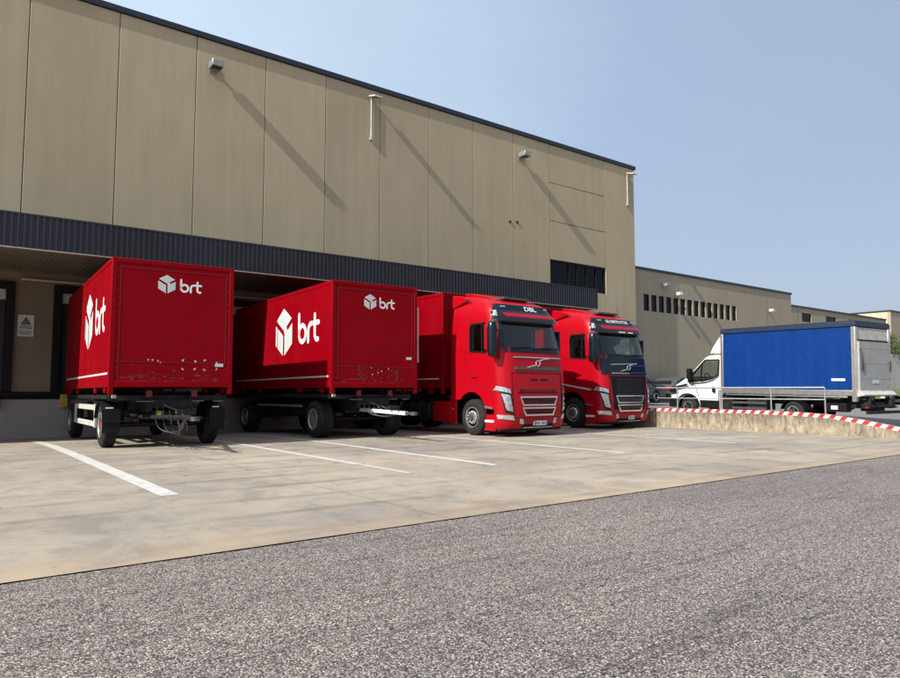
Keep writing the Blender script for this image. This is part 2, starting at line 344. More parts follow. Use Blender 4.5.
# ------------------------------------------------------------------ ground
def yard_z(y): return 0 if y < 15 else -.2 * ((y - 15) / 9.0)**2
def sheet(name, xs, ys, zf, m, kind='structure'):
    mb = MB(); n = len(ys)
    vs = [(x, y, zf(x, y)) for x in xs for y in ys]; fs = []
    for i in range(len(xs)-1):
        for j in range(n-1): fs.append((i*n+j, (i+1)*n+j, (i+1)*n+j+1, i*n+j+1))
    mb.add(vs, fs); o = mb.build(name, m, ang=60); o['kind'] = kind; return o
sheet('ground', [-1500, 1500], [-1500, 2500], lambda x, y: -.5, M['earth'])
mb = MB(); rr_ = random.Random(4); n_ = 700; xs_r = [-120] + [-20+60*i/n_ for i in range(n_+1)] + [140]; vs = []
for x in xs_r: vs += [(x, -60, -.007), (x, 5.388+rr_.uniform(-.010, .007)+.004*math.sin(x*2.1), -.007)]
mb.add(vs, [(2*i, 2*i+2, 2*i+3, 2*i+1) for i in range(len(xs_r)-1)]); mb.build('road', M['road'])['kind'] = 'structure'
sheet('yard', [-40, 19.99], [5.4, 9, 13, 15, 16, 17, 18, 19, 20, 21, 22, 23, 24], lambda x, y: yard_z(y), M['yard'])
mb = MB(); mb.box(-40, 140, 5.36, 5.399, -.3, -.011); mb.build('kerb_strip', M['joint'])['kind'] = 'structure'
def wall_x(y): return 19.83 + (14 - y) * .052
def zup(x, y):
    r = max(0.0, min(.58, .13 + (y - 11.9) * .042)); k = max(0, min(1, (58 - x) / 13)); return r * k + .1 * (1 - k) * (1 if y > 8 else 0) + .002
xs = [20.28, 30, 38, 45, 48, 52, 55, 58, 70, 140]; ys = [5.4, 8, 8.9, 12, 15, 18, 20, 22.6, 24.6, 27]
sheet('parking_lot', xs, ys, zup, M['lot'])
# joints sawn in the yard slabs
for (x0, x1, y0, y1) in [(-30, 19.8, 10.9, 10.908), (4.15, 4.158, 5.41, 14.9), (9.45, 9.458, 5.41, 14.9), (13.2, 13.208, 5.41, 14.9), (17.1, 17.108, 5.41, 14.9), (-1.1, -1.092, 5.41, 14.9)]:
    mb = MB(); rj = random.Random(int(x0*10)); n_ = 60; vs = []
    for i in range(n_+1):
        t = i/n_
        if x1-x0 > 1: x_ = x0+(x1-x0)*t; j_ = rj.uniform(-.002, .002); vs += [(x_, y0+j_, .002), (x_, y1+j_+rj.uniform(0, .004), .002)]
        else: y_ = y0+(y1-y0)*t; j_ = rj.uniform(-.002, .002); vs += [(x0+j_, y_, .002), (x1+j_+rj.uniform(0, .004), y_, .002)]
    mb.add(vs, [(2*i, 2*i+2, 2*i+3, 2*i+1) for i in range(n_)]); mb.build('slab_joint', M['jointline'], smooth=False)['kind'] = 'structure'
def line(x, y0, y1, w=.13, m='whiteline', dx=0):
    mb = MB(); n = 40; vs = []; fs = []
    for i in range(n+1):
        y = y0 + (y1-y0)*i/n; xc = x + dx*i/n; j = random.uniform(-.006, .006)
        vs += [(xc-w/2+j, y, yard_z(y)+.004), (xc+w/2+j, y, yard_z(y)+.004)]
    for i in range(n): fs.append((2*i, 2*i+1, 2*i+3, 2*i+2))
    mb.add(vs, fs); o = mb.build('parking_line', M[m], smooth=False); o['kind'] = 'structure'
    return o
line(2.40, 8.60, 21.5, .22); line(5.9, 10.2, 21.5, .15); line(5.9, 8.7, 10.15, .12, 'wornline')
line(7.66, 8.75, 21.5, .16, dx=.1); line(11.17, 8.85, 21, .16); line(15.33, 8.9, 21, .15); line(18.7, 9.2, 13.8, .11, 'wornline')

# ------------------------------------------------------------------ warehouse
W = empty('warehouse', (16, 24, 0)); tag(W, 'tall beige concrete warehouse with dark canopy over its loading docks', 'building')
def wb(mb, name, m, parent=None, **k):
    """build in world coordinates, parent under a thing whose origin is at its own location"""
    o = mb.build(name, m, **k); p = parent or W; root = p
    off = Vector((0, 0, 0))
    while root is not None: off += Vector(root.location); root = root.parent
    for v in o.data.vertices: v.co -= off
    o.parent = p; return o
PX = [-22.8, -20.3, -17.8, -15.3, -12.8, -10.3, -7.8, -5.3, -2.85, -.4, 2.12, 4.66, 7.16, 9.7, 12.2, 14.71, 17.22, 19.73, 22.24, 24.72, 28.95, 31.5]
mb = MB(); g = .012
for a, c in zip(PX, PX[1:]):
    if abs(a-24.72) < .01:
        for z0, z1 in ((7.80, 9.74), (9.77, 11.70), (11.73, 13.68), (4.82, 6.38)): mb.box(a+g, c-g, 24.0, 24.16, z0, z1)
    else: mb.box(a+g, c-g, 24.0, 24.16, 4.82, 13.68, int(a*7.3) % 3)
wb(mb, 'wall', [M['wall'], M['wallb'], M['wallc']], bevel=.012)
mb = MB(); mb.box(-22.8, 24.7, 24.165, 24.3, -.4, 13.6); mb.box(28.97, 31.45, 24.165, 24.3, -.4, 13.6); mb.box(24.7, 28.97, 24.165, 24.3, 7.82, 13.6); mb.box(24.7, 28.97, 24.165, 24.3, -.4, 6.3)
mb.box(31.3, 31.48, 24.3, 60, -.4, 13.66); mb.box(-22.8, -22.6, 24.3, 60, -.4, 13.66); mb.box(-22.8, 31.48, 60, 60.2, -.4, 13.66)
wb(mb, 'side_wall', M['wall'])
mb = MB(); mb.box(-22.7, 31.4, 24.3, 60, 13.2, 13.4); wb(mb, 'roof', M['trim'])
mb = MB(); mb.box(-22.9, 31.62, 23.93, 24.35, 13.69, 13.90); mb.box(31.30, 31.62, 24.36, 60, 13.69, 13.90); wb(mb, 'parapet_trim', M['trim'], bevel=.02)
# lower wall with dock doors
DO = [(-1.3, 1.95), (3.2, 6.15), (7.9, 10.95), (12.2, 15.1), (17.0, 19.9)]
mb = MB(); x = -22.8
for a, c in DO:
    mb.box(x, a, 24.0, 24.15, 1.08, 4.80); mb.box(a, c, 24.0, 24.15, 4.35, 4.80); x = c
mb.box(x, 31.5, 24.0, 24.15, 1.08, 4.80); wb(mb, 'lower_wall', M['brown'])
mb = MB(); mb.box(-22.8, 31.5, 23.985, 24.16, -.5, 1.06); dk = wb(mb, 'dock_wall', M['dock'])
mb = MB(); mb.box(-22.8, 20.6, 23.86, 23.98, 1.065, 1.20); mb.box(-22.8, 20.6, 23.93, 23.98, .98, 1.06); wb(mb, 'dock_edge', M['black'], dk, bevel=.01)
for a, c in DO:
    mb = MB(); mb.box(a-.12, a+.10, 23.85, 23.995, 1.21, 4.45); mb.box(c-.10, c+.12, 23.85, 23.995, 1.21, 4.45); mb.box(a+.10, c-.10, 23.85, 23.995, 4.22, 4.45)
    fr = wb(mb, 'dock_door_seal', M['black'], bevel=.01)
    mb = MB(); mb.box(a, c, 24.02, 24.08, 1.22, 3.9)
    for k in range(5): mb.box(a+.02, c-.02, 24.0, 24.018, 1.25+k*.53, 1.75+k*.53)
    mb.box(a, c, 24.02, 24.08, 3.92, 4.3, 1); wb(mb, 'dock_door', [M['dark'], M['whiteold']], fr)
    for xx in (a+.25, c-.25):
        mb = MB(); mb.box(xx-.1, xx+.1, 23.78, 23.98, .72, 1.12); wb(mb, 'dock_bumper', M['yellow'], bevel=.015)
# canopy
cx1 = 23.4; can = empty('canopy', (0, 0, 0)); can.parent = W; can.location = (0, 0, 0)
mb = MB(); y0 = 19.9; x = -22.8; vs = []; fs = []; pitch = .14; i = 0
prof = []
while x < cx1:
    for dx, dy in ((0, 0), (.045, 0), (.055, .035), (.125, .035), (.135, 0)): prof.append((min(x+dx, cx1), y0+dy))
    x += pitch
for (px, py) in prof: vs += [(px, py, 4.80), (px, py, 5.62)]
for k in range(len(prof)-1): fs.append((2*k, 2*k+2, 2*k+3, 2*k+1))
mb.add(vs, fs); mb.box(-22.8, cx1, 19.94, 19.98, 4.79, 5.60); mb.box(cx1+.002, cx1+.04, 19.9, 23.99, 4.79, 5.62)
wb(mb, 'fascia', M['slate'], can, smooth=False)
mb = MB(); vs = []; fs = []; prof = []; x = -22.8
while x < cx1:
    for dx, dz in ((0, 0), (.03, 0), (.04, .02), (.10, .02), (.11, 0)): prof.append((min(x+dx, cx1-.01), 4.815+dz))
    x += .12
for (px, pz) in prof: vs += [(px, 19.985, pz), (px, 23.98, pz)]
for k in range(len(prof)-1): fs.append((2*k, 2*k+2, 2*k+3, 2*k+1))
mb.add(vs, fs); wb(mb, 'soffit', M['soffit'], can, smooth=False)
mb = MB(); mb.box(-22.8, cx1, 19.9, 23.98, 5.625, 5.67); wb(mb, 'canopy_roof', M['slate'], can)
mb = MB(); mb.box(-22.8, cx1+.04, 19.87, 19.995, 4.765, 4.785); wb(mb, 'edge_trim', M['whiteold'], can)
mb = MB(); mb.tube([(2.2, 23.86, 4.55), (20.5, 23.86, 4.55)], .035, 10)
for k in range(10): mb.box(2.5+2*k, 2.54+2*k, 23.86, 23.99, 4.53, 4.57)
wb(mb, 'conduit', M['whiteold'])
# ribbon window on the right
wf = MB(); a, c, z0, z1 = 24.73, 28.93, 6.39, 7.79
wf.box(a, c, 24.03, 24.13, z0, z0+.09); wf.box(a, c, 24.03, 24.13, z1-.09, z1)
for xx in (a, a+1.38, a+1.98, a+2.72, a+3.45, c-.09): wf.box(xx, xx+.07, 24.032, 24.128, z0+.09, z1-.09)
win = wb(wf, 'window', M['black'])
mb = MB(); mb.box(a+.03, c-.03, 24.09, 24.10, z0+.03, z1-.03); wb(mb, 'pane', M['window'], win)
mb = MB(); mb.box(a+1.45, c-.1, 24.35, 24.37, z0+.06, z1-.06)
for k in range(26): mb.box(a+1.5+k*.1, a+1.55+k*.1, 24.32, 24.345, z0+.06, z1-.06)
wb(mb, 'blind', M['blind'], win)
mb = MB(); mb.box(a-.3, c+.3, 26.2, 26.3, z0-1, z1+1); mb.box(a-.3, c+.3, 24.31, 26.2, z0-.3, z0-.25); mb.box(a-.3, c+.3, 24.31, 26.2, z1+.3, z1+.35)
wb(mb, 'room_wall', M['dark'], win)
mb = MB()
for k in range(4): mb.box(a+.1, a+1.35, 24.34, 24.36, z0+.12+k*.32, z0+.36+k*.32)
wb(mb, 'shelf_board', M['cabin'], win)
# small wall fixing holes
mb = MB()
for xx, zz in ((22.0, 9.28), (22.46, 9.33)): mb.lathe([(0, .07), (-.03, .07), (-.03, 0)], (xx, 24.0, zz), 'y', 12)
for k_, q_ in enumerate(mb.starts):
    p_ = MB(); v1_ = mb.starts[k_+1] if k_+1 < len(mb.starts) else (len(mb.v), len(mb.f)); p_.v = mb.v[q_[0]:v1_[0]]; p_.f = [[i-q_[0] for i in f] for f in mb.f[q_[1]:v1_[1]]]; p_.m = mb.m[q_[1]:v1_[1]]
    wb(p_, 'wall_plug', M['trim'])

# floodlights on the facade
def box_flood(x, z, label):
    e = empty('wall_floodlight', (x, 24, z)); tag(e, label, 'floodlight', 'floodlights on the warehouse facade')
    mb = MB(); mb.box(-.20, .20, -.56, -.10, .02, .26); mb.build('housing', M['galv'], e, bevel=.02)
    mb = MB(); mb.box(-.17, .17, -.52, -.26, .008, .019); mb.build('lens', M['glassdark'], e)
    mb = MB(); mb.bar((0, -.02, .10), (0, -.099, .10), .09); mb.box(-.12, .12, -.03, -.003, -.05, .25); mb.build('bracket', M['galv'], e)
def arm_flood(x, z, label):
    e = empty('wall_floodlight', (x, 24, z)); tag(e, label, 'floodlight', 'floodlights on the warehouse facade')
    q = lambda zz: [(-.19, -.62, .0+zz), (.19, -.62, .0+zz), (.19, -.14, .14+zz), (-.19, -.14, .14+zz)]
    mb = MB(); mb.add(q(0)+q(.07), [(0,3,2,1),(4,5,6,7),(0,1,5,4),(1,2,6,5),(2,3,7,6),(3,0,4,7)]); mb.build('housing', M['whiteold'], e, bevel=.015)
    mb = MB(); mb.add([(-.15, -.58, .008), (.15, -.58, .008), (.15, -.22, .112), (-.15, -.22, .112)], [(0, 1, 2, 3)]); mb.build('lens', M['glassdark'], e)
    mb = MB(); mb.bar((0, -.003, .14), (0, -.3, .12), .06); mb.build('bracket', M['galv'], e)
    mb = MB(); mb.tube([(0, -.05, .1), (0, -.05, -1.55)], .032, 10); mb.box(-.06, .06, -.08, -.003, -1.62, -1.551); mb.build('conduit_pipe', M['whiteold'], e)
box_flood(7.73, 12.55, 'square grey floodlight high on the facade, nearest the left side of the photo')
arm_flood(14.25, 13.15, 'tilted white floodlight with a pipe below it above the second red trailer')
box_flood(22.7, 12.5, 'square grey floodlight high on the facade left of the upstairs window')
arm_flood(30.85, 13.15, 'tilted white floodlight with a pipe below it at the right corner of the warehouse')

# warning sign by the first dock
e = empty('warning_sign', (2.38, 23.98, 3.22)); tag(e, 'white warning sign with black triangle on the dark wall beside the first dock door', 'sign')
mb = MB(); mb.box(-.21, .21, -.012, .01, -.19, .27); mb.box(-.21, .21, -.012, .01, -.37, -.205); mb.build('panel', M['sign'], e)
mb = MB(); mb.prism([(-.14, -.02), (.14, -.02), (0, .22)], 'y', -.016, -.0125); mb.build('triangle', M['signblack'], e)
mb = MB(); mb.prism([(-.10, .0), (.10, .0), (0, .175)], 'y', -.020, -.0165); mb.build('triangle_field', M['signyellow'], e)
mb = MB(); mb.prism([(-.012, .06), (.012, .06), (.016, .13), (-.016, .13)], 'y', -.024, -.0205); mb.box(-.012, .012, -.024, -.0205, .03, .05)
for k, w in enumerate((.15, .17)): mb.box(-w, w, -.016, -.0125, -.08-k*.055, -.055-k*.055)
for k, w in enumerate((.17, .14)): mb.box(-w, w, -.016, -.0125, -.265-k*.05, -.245-k*.05)
mb.build('lettering', M['signblack'], e)

# ------------------------------------------------------------------ neighbouring buildings
def hall(name, label, x0, x1, y0, z1, wins, m, depth=25, trimh=.14, joints=5.0, zb=-.3):
    e = empty(name, ((x0+x1)/2, y0, 0)); tag(e, label, 'building'); ox = (x0+x1)/2
    mb = MB(); segs = sorted(wins); h = z1
    # front wall split round the windows
    x = x0
    for (a, c, za, zc) in segs:
        mb.box(x-ox, a-ox, 0, .2, zb, h); mb.box(a-ox, c-ox, 0, .2, zb, za); mb.box(a-ox, c-ox, 0, .2, zc, h); x = c
    mb.box(x-ox, x1-ox, 0, .2, zb, h)
    mb.box(x0-ox, x0-ox+.2, .2, depth, zb, h); mb.box(x1-ox-.2, x1-ox, .2, depth, zb, h); mb.box(x0-ox+.2, x1-ox-.2, depth-.2, depth, zb, h)
    mb.build('wall', m, e)
    mb = MB(); mb.box(x0-ox+.2, x1-ox-.2, .2, depth-.2, h-.4, h-.3); mb.build('roof', M['trim'], e)
    mb = MB(); mb.box(x0-ox-.06, x1-ox+.06, -.06, .24, h+.002, h+trimh); mb.box(x0-ox-.06, x0-ox+.24, .242, depth, h+.002, h+trimh); mb.build('parapet_trim', M['trim'], e)
    if joints:
        mb = MB(); k = x0 + joints
        while k < x1 - 1:
            if not any(a-.05 < k < c+.05 for a, c, _, _ in wins): mb.box(k-ox-.012, k-ox+.012, -.004, -.001, 0, h-.01)
            k += joints
        mb.each('panel_joint', M['trim'], e)
    for (a, c, za, zc) in wins:
        mb = MB(); mb.box(a-ox, a-ox+.06, .05, .12, za, zc); mb.box(c-ox-.06, c-ox, .05, .12, za, zc); mb.box(a-ox+.06, c-ox-.06, .05, .12, za, za+.06); mb.box(a-ox+.06, c-ox-.06, .05, .12, zc-.06, zc)
        mb.box(a-ox-.02, c-ox+.02, .6, .65, za-.1, zc+.1, 1); w = mb.build('window', [M['black'], M['dark']], e)
        mb = MB(); mb.box(a-ox+.04, c-ox-.04, .08, .09, za+.04, zc-.04); mb.build('pane', M['window'], w)
    return e
wn = [(32.85 + i*.72, 32.85 + i*.72 + .53, 5.82, 6.80) for i in range(14)]
hall('low_hall', 'long low beige hall with a strip of fourteen narrow windows beside the warehouse', 31.7, 50.2, 24.5, 8.2, wn, M['wall2'])
hall('rear_hall', 'lower beige hall with square windows seen above the blue truck', 50.3, 72.6, 26.5, 7.85, [(56.0, 57.6, 6.75, 7.45), (60.2, 62.1, 6.75, 7.45), (64.6, 66.4, 6.75, 7.45)], M['wall2'], depth=20)
hall('far_hall', 'distant hall with a sunlit cream end wall at the right edge', 73.2, 110, 26.3, 8.75, [], M['wall2'], depth=30, joints=6)
mb = MB(); mb.box(73.14, 73.195, 26.55, 56, 0, 8.7)
fh = bpy.data.objects['far_hall']
mb.v = [(x-fh.location.x, y-fh.location.y, z) for x, y, z in mb.v]; mb.build('end_wall', M['cream'], fh)
for x, z, y, lab in ((34.7, 7.4, 24.5, 'small dark wall lamp high above the strip of narrow windows'), (36.0, 6.98, 24.5, 'small white wall lamp just above the narrow windows of the low hall'), (46.9, 6.75, 24.5, 'small white wall lamp on the blank end of the low hall')):
    e = empty('wall_lamp', (x, y, z)); tag(e, lab, 'wall lamp', 'small lamps on the low hall')
    mb = MB(); mb.box(-.16, .16, -.40, -.14, -.04, .14); mb.build('housing', M['white' if 'white' in lab else 'galv'], e, bevel=.02)
    mb = MB(); mb.bar((0, -.14, .04), (0, -.004, .04), .07); mb.build('bracket', M['galv'], e)

# ------------------------------------------------------------------ low retaining wall with hazard stripe + railing
pts = [(16.2, .64), (14, .64), (11.2, .64), (9.7, .61), (8.85, .56), (8.1, .45), (7.1, .26), (6.2, .08)]
LW = empty('low_wall', (20, 12, 0)); tag(LW, 'low stained concrete wall with red and white striped top edge sloping down to the right', 'wall')
def lw(y): return wall_x(y)
def ztop(y): return lerp([(a, c) for a, c in pts[::-1]], y)
mb = MB(); Y = [16.2 - i*.25 for i in range(41)]; vs = []; fs = []
for y in Y: vs += [(lw(y)-20, y-12, -.2), (lw(y)-20, y-12, ztop(y)), (lw(y)-20+.28, y-12, ztop(y)), (lw(y)-20+.28, y-12, -.2)]
for i in range(len(Y)-1):
    for k in range(4): fs.append((4*i+k, 4*i+(k+1) % 4, 4*i+4+(k+1) % 4, 4*i+4+k))
fs += [(0, 1, 2, 3), tuple(4*(len(Y)-1)+k for k in (3, 2, 1, 0))]
mb.add(vs, fs); mb.build('wall_body', M['lowwall'], LW, ang=40)
# stripe: sheared parallelograms on the face and over the top
mb = MB(); h = .115; y = 16.1; k = 0; st = .14; sh = .09
while y > 6.4:
    y2 = y - st; sub = 3
    for j in range(sub):
        ya, yb = y - st*j/sub, y - st*(j+1)/sub
        zz = [ztop(ya+0), ztop(yb)]
        q = lambda yy, d, s: (lw(yy)-20-.004, yy-12 + s*sh, ztop(yy+s*sh)-d)
        mb.add([q(ya, h, 1), q(yb, h, 1), q(yb, 0.002, 0), q(ya, 0.002, 0)], [(0, 1, 2, 3)], k % 2)
        mb.add([(lw(ya)-20-.004, ya-12, ztop(ya)+.004), (lw(yb)-20-.004, yb-12, ztop(yb)+.004), (lw(yb)-20+.10, yb-12, ztop(yb)+.004), (lw(ya)-20+.10, ya-12, ztop(ya)+.004)], [(0, 1, 2, 3)], k % 2)
    y = y2; k += 1
mb.build('hazard_stripe', [M['hazred'], M['hazwhite']], LW, smooth=False)
RL = empty('railing', (20, 11.5, .6)); tag(RL, 'galvanised tube railing standing on the striped low wall', 'railing')
posts = [15.3, 13.66, 12.1, 10.55, 9.03]
for y in posts:
    mb = MB(); x = lw(y)+.17-20; mb.tube([(x, y-11.5, ztop(y)-.6), (x, y-11.5, .71)], .022, 8); mb.box(x-.05, x+.05, y-11.55, y-11.45, ztop(y)-.6+.001, ztop(y)-.585)
    if abs(y-12.1) < .01: mb.tube([(x+.02, y-11.5+.07, ztop(y)-.6), (x+.02, y-11.5+.07, .66)], .03, 8)
    mb.build('post', M['galv'], RL)
mb = MB(); mb.tube([(lw(15.3)+.17-20, 3.8, .72), (lw(9.03)+.17-20, -2.47, .72)], .024, 8); mb.build('top_rail', M['galv'], RL)
mb = MB(); mb.tube([(lw(15.3)+.17-20, 3.8, .38), (lw(9.03)+.17-20, -2.47, .38)], .018, 8); mb.build('mid_rail', M['galv'], RL)

# ------------------------------------------------------------------ lettering and emblem helpers
def stroke_mesh(mb, strokes, w, T, depth=.0006, mi=0):
    """strokes of (x,y) points -> flat ribbons with round ends, T maps (x,y,d)->3D"""
    dep = 0
    for st in strokes:
        dep += 1; d = depth*dep; n = len(st); L_, R_ = [], []
        for i, p in enumerate(st):
            a = st[max(i-1, 0)]; c = st[min(i+1, n-1)]; dx, dy = c[0]-a[0], c[1]-a[1]; l = math.hypot(dx, dy) or 1
            nx, ny = -dy/l*w/2, dx/l*w/2
            L_.append((p[0]+nx, p[1]+ny)); R_.append((p[0]-nx, p[1]-ny))
        a0 = math.atan2(st[0][1]-st[1][1], st[0][0]-st[1][0]); a1 = math.atan2(st[-1][1]-st[-2][1], st[-1][0]-st[-2][0])
        vs = [T(*p, d) for p in L_] + [T(*p, d) for p in R_]
        mb.add(vs, [(i, i+1, n+i+1, n+i) for i in range(n-1)], mi)
        for c, an in ((st[0], a0), (st[-1], a1)):
            arc = [(c[0]+math.cos(an+t)*w/2, c[1]+math.sin(an+t)*w/2) for t in [R(-90+22.5*k) for k in range(9)]]
            mb.add([T(*p, d) for p in arc], [tuple(range(9))], mi)
def arc(cx, cy, r, a0, a1, n=20, ry=None):
    ry = ry or r
    return [(cx+math.cos(R(a0+(a1-a0)*i/n))*r, cy+math.sin(R(a0+(a1-a0)*i/n))*ry) for i in range(n+1)]
BRT = [[(.09, .97), (.09, .30)] + arc(.37, .31, .28, 180, 540, 28), [(.86, .02), (.86, .34)] + arc(1.12, .34, .26, 180, 92, 10) + [(1.17, .60)],
       [(1.38, .86), (1.38, .26)] + arc(1.58, .24, .20, 180, 285, 10), [(1.24, .60), (1.68, .60)]]
def emblem(mb, mbi, T):
    """parcel cube seen from the corner: three faces parted by gaps; white rim and grey-blue fill"""
    faces = [[(-.87, .33), (-.085, -.13), (-.085, -.96), (-.87, -.50)], [(0, 1), (.80, .54), (.42, .32), (0, .08), (-.80, .54)],
             [(.87, .33), (.50, .12), (.085, -.13), (.085, -.96), (.87, -.50)], [(.03, .06), (.30, .215), (.34, .06), (.085, -.10)]]
    for f in faces: mb.add([T(*p, .001 if f is not faces[3] else .0014) for p in f], [tuple(range(len(f)))])
    for f in faces[:3]:
        cx = sum(p[0] for p in f)/len(f); cy = sum(p[1] for p in f)/len(f)
        mbi.add([T(cx+(p[0]-cx)*.84, cy+(p[1]-cy)*.86, .003) for p in f], [tuple(range(len(f)))])

# ------------------------------------------------------------------ wheels
def wheel(parent, x, y, z, r=.5, w=.30, side=-1, kind='trailer', dual=False, hub='rimdark'):
    """x: outer face, side -1 = outer face towards -x"""
    e = empty('wheel', (x, y, z)); e.parent = parent
    s = -side; mb = MB(); ri = r*.58; prof = [(.02, ri), (.0, ri+.03), (.0, r*.80), (.025, r*.93), (.05, r*.985), (.075, r)]
    gr = [.105, .155, .205] if w > .25 else [.08, .13]
    for g_ in gr: prof += [(g_-.008, r), (g_-.006, r-.012), (g_+.006, r-.012), (g_+.008, r)]
    prof += [(w-.06, r), (w-.02, r*.94), (w, r*.8), (w, ri), (w-.02, ri)]
    mb.lathe(prof + [prof[0]], (0, 0, 0), 'x', 40, 0, s)
    if dual: mb.lathe([(p[0]+w+.03, p[1]) for p in prof + [prof[0]]], (0, 0, 0), 'x', 32, 0, s)
    t = mb.build('tyre', M['rubber'], e, ang=50)
    mb = MB()
    if kind == 'trailer':   # deep dish: outer lip, dark dish, hub
        mb.lathe([(.02, ri), (.0, ri-.005), (.0, ri-.03), (.03, ri-.045), (.12, ri-.06), (.14, ri-.10), (.135, r*.30), (.13, r*.22)], (0, 0, 0), 'x', 36, 0, s)
        for k in range(10):
            a = 2*math.pi*k/10; mb.lathe([(.10, .016), (.14, .016)], (0, math.cos(a)*r*.33, math.sin(a)*r*.33), 'x', 6, 0, s)
        rm = mb.build('rim', M['rim'], e, ang=40)
        mb = MB(); mb.lathe([(.14, r*.24), (.05, r*.22), (.02, r*.17), (.015, 0)], (0, 0, 0), 'x', 20, 0, s); mb.build('hub', M[hub], e, ang=40)
    elif kind == 'steer':   # truck steer axle: convex bright disc with bolts and holes
        mb.lathe([(.02, ri), (-.005, ri-.005), (-.005, ri-.03), (.03, ri-.045), (.06, ri-.06), (.02, r*.38), (-.02, r*.34), (-.03, r*.24), (-.03, r*.20)], (0, 0, 0), 'x', 40, 0, s)
        for k in range(10):
            a = 2*math.pi*(k+.5)/10; mb.lathe([(-.055, .017), (-.02, .02)], (0, math.cos(a)*r*.30, math.sin(a)*r*.30), 'x', 6, 0, s)
        rm = mb.build('rim', M['alu'], e, ang=35)
        mb = MB()
        for k in range(10):
            a = 2*math.pi*k/10; mb.lathe([(.030, .034), (.06, .034)], (0, math.cos(a)*r*.445, math.sin(a)*r*.445), 'x', 12, 0, s)
        mb.build('rim_hole', M['black'], e)
        mb = MB(); mb.lathe([(-.03, r*.21), (-.07, r*.18), (-.08, r*.08), (-.08, 0)], (0, 0, 0), 'x', 24, 0, s); mb.build('hub', M['rimdark'], e, ang=40)
    elif kind == 'small':
        mb.lathe([(.02, ri), (-.005, ri-.005), (.0, ri-.03), (.05, ri-.05), (.03, r*.2), (.03, 0)], (0, 0, 0), 'x', 28, 0, s)
        mb.build('rim', M['alu'], e, ang=35)
        mb = MB()
        for k in range(5):
            a = 2*math.pi*k/5; mb.lathe([(.0, .05*r/.35), (.06, .05*r/.35)], (0, math.cos(a)*r*.4, math.sin(a)*r*.4), 'x', 8, 0, s)
        mb.build('rim_hole', M['black'], e)
    return e

# ------------------------------------------------------------------ swap-body box (local: x 0..2.55, y front 0 .. len, z)
def box_shell(e, L0, zb, zt, x0=0, y0=0, name='box_body', skirt=.155, logo=True, W_=2.55, edge='top'):
    mb = MB(); x1 = x0+W_; y1 = y0+L0
    mb.box(x0+.012, x1-.012, y0+.010, y1-.02, zb+skirt+.01, zt-.02)
    # frame members
    f = .10
    for xa in (x0, x1-f):
        mb.box(xa, xa+f, y0, y0+.12, zb, zt); mb.box(xa, xa+f, y1-.12, y1, zb, zt)
    mb.box(x0+f, x1-f, y0, y0+.09, zt-.10, zt-.001); mb.box(x0+f, x1-f, y0, y0+.09, zb+skirt, zb+skirt+.13)
    for xa in (x0, x1-.06):
        mb.box(xa+.002, xa+.058, y0+.12, y1-.12, zt-.10, zt-.001); mb.box(xa+.002, xa+.058, y0+.12, y1-.12, zb+skirt, zb+skirt+.14)
    # feet pockets along the bottom
    for yy in (y0+.55, y0+1.9, y1-2.5, y1-1.0):
        for xa in (x0+.02, x1-.08): mb.box(xa, xa+.06, yy, yy+.22, zb+.03, zb+skirt)
    b = mb.build(name, M['redbox'], e, bevel=.012)
    # seams, rivets on front
    mb = MB(); yf = y0+.008; q = .004
    def hl(z, a, c, t=.012): mb.box(a, c, yf-q, yf+.002, z, z+t)
    def vl(x, a, c, t=.012): mb.box(x, x+t, yf-q, yf+.002, a, c)
    zl = zb+.68; hl(zl, x0+.16, x1-.15); hl(zt-.20, x0+.16, x1-.16); vl(x0+.17, zb+.35, zt-.2); vl(x1-.18, zl, zt-.2)
    for k in range(16): 
        for xx in (x0+.135, x1-.14): mb.lathe([(-.004, .010), (.0, .013)], (xx, yf, zb+.4+k*.148), 'y', 6)
    mb.build('seam', M['reddull'], b, smooth=False)
    # side seams: vertical sheet joints + horizontal
    mb = MB()
    for k in range(1, int(L0/1.22)+1):
        yy = y0 + k*1.22
        if yy < y1-.2: mb.box(x0+.007, x0+.013, yy-.02, yy+.02, zb+skirt+.15, zt-.11)
    mb.box(x0+.009, x0+.013, y0+.13, y1-.13, zb+.60, zb+.61)
    mb.build('side_seam', M['redbox'], b, smooth=False)
    mb = MB(); zs = zb+.44; mb.box(x0+.003, x0+.0125, y0+.2, y1-.25, zs-.022, zs+.022); mb.build('reflective_stripe', M['reflect'], b)
    if logo:
        Tf = lambda cx, cz, s: (lambda a, c, d: (x0+cx+a*s, yf-d-.0005, cz+c*s))
        Ts = lambda cy, cz, s: (lambda a, c, d: (x0+.0108-d, y0+cy-a*s, cz+c*s))
        k = zt-4.03
        for T1, T2, nm in ((Tf(1.09, 3.54+k, .205), Tf(1.36, 3.40+k, .27), 'front'), (Ts(3.18, 2.92+k, .695), Ts(2.16, 2.55+k, .80), 'side')):
            a = MB(); c = MB(); emblem(a, c, T1); a.build('emblem', M['decal'], b, smooth=False); c.build('emblem_fill', M['decalgrey'], b, smooth=False)
            a = MB(); stroke_mesh(a, BRT, .165, T2); a.build('lettering', M['decal'], b, smooth=False)
    return b

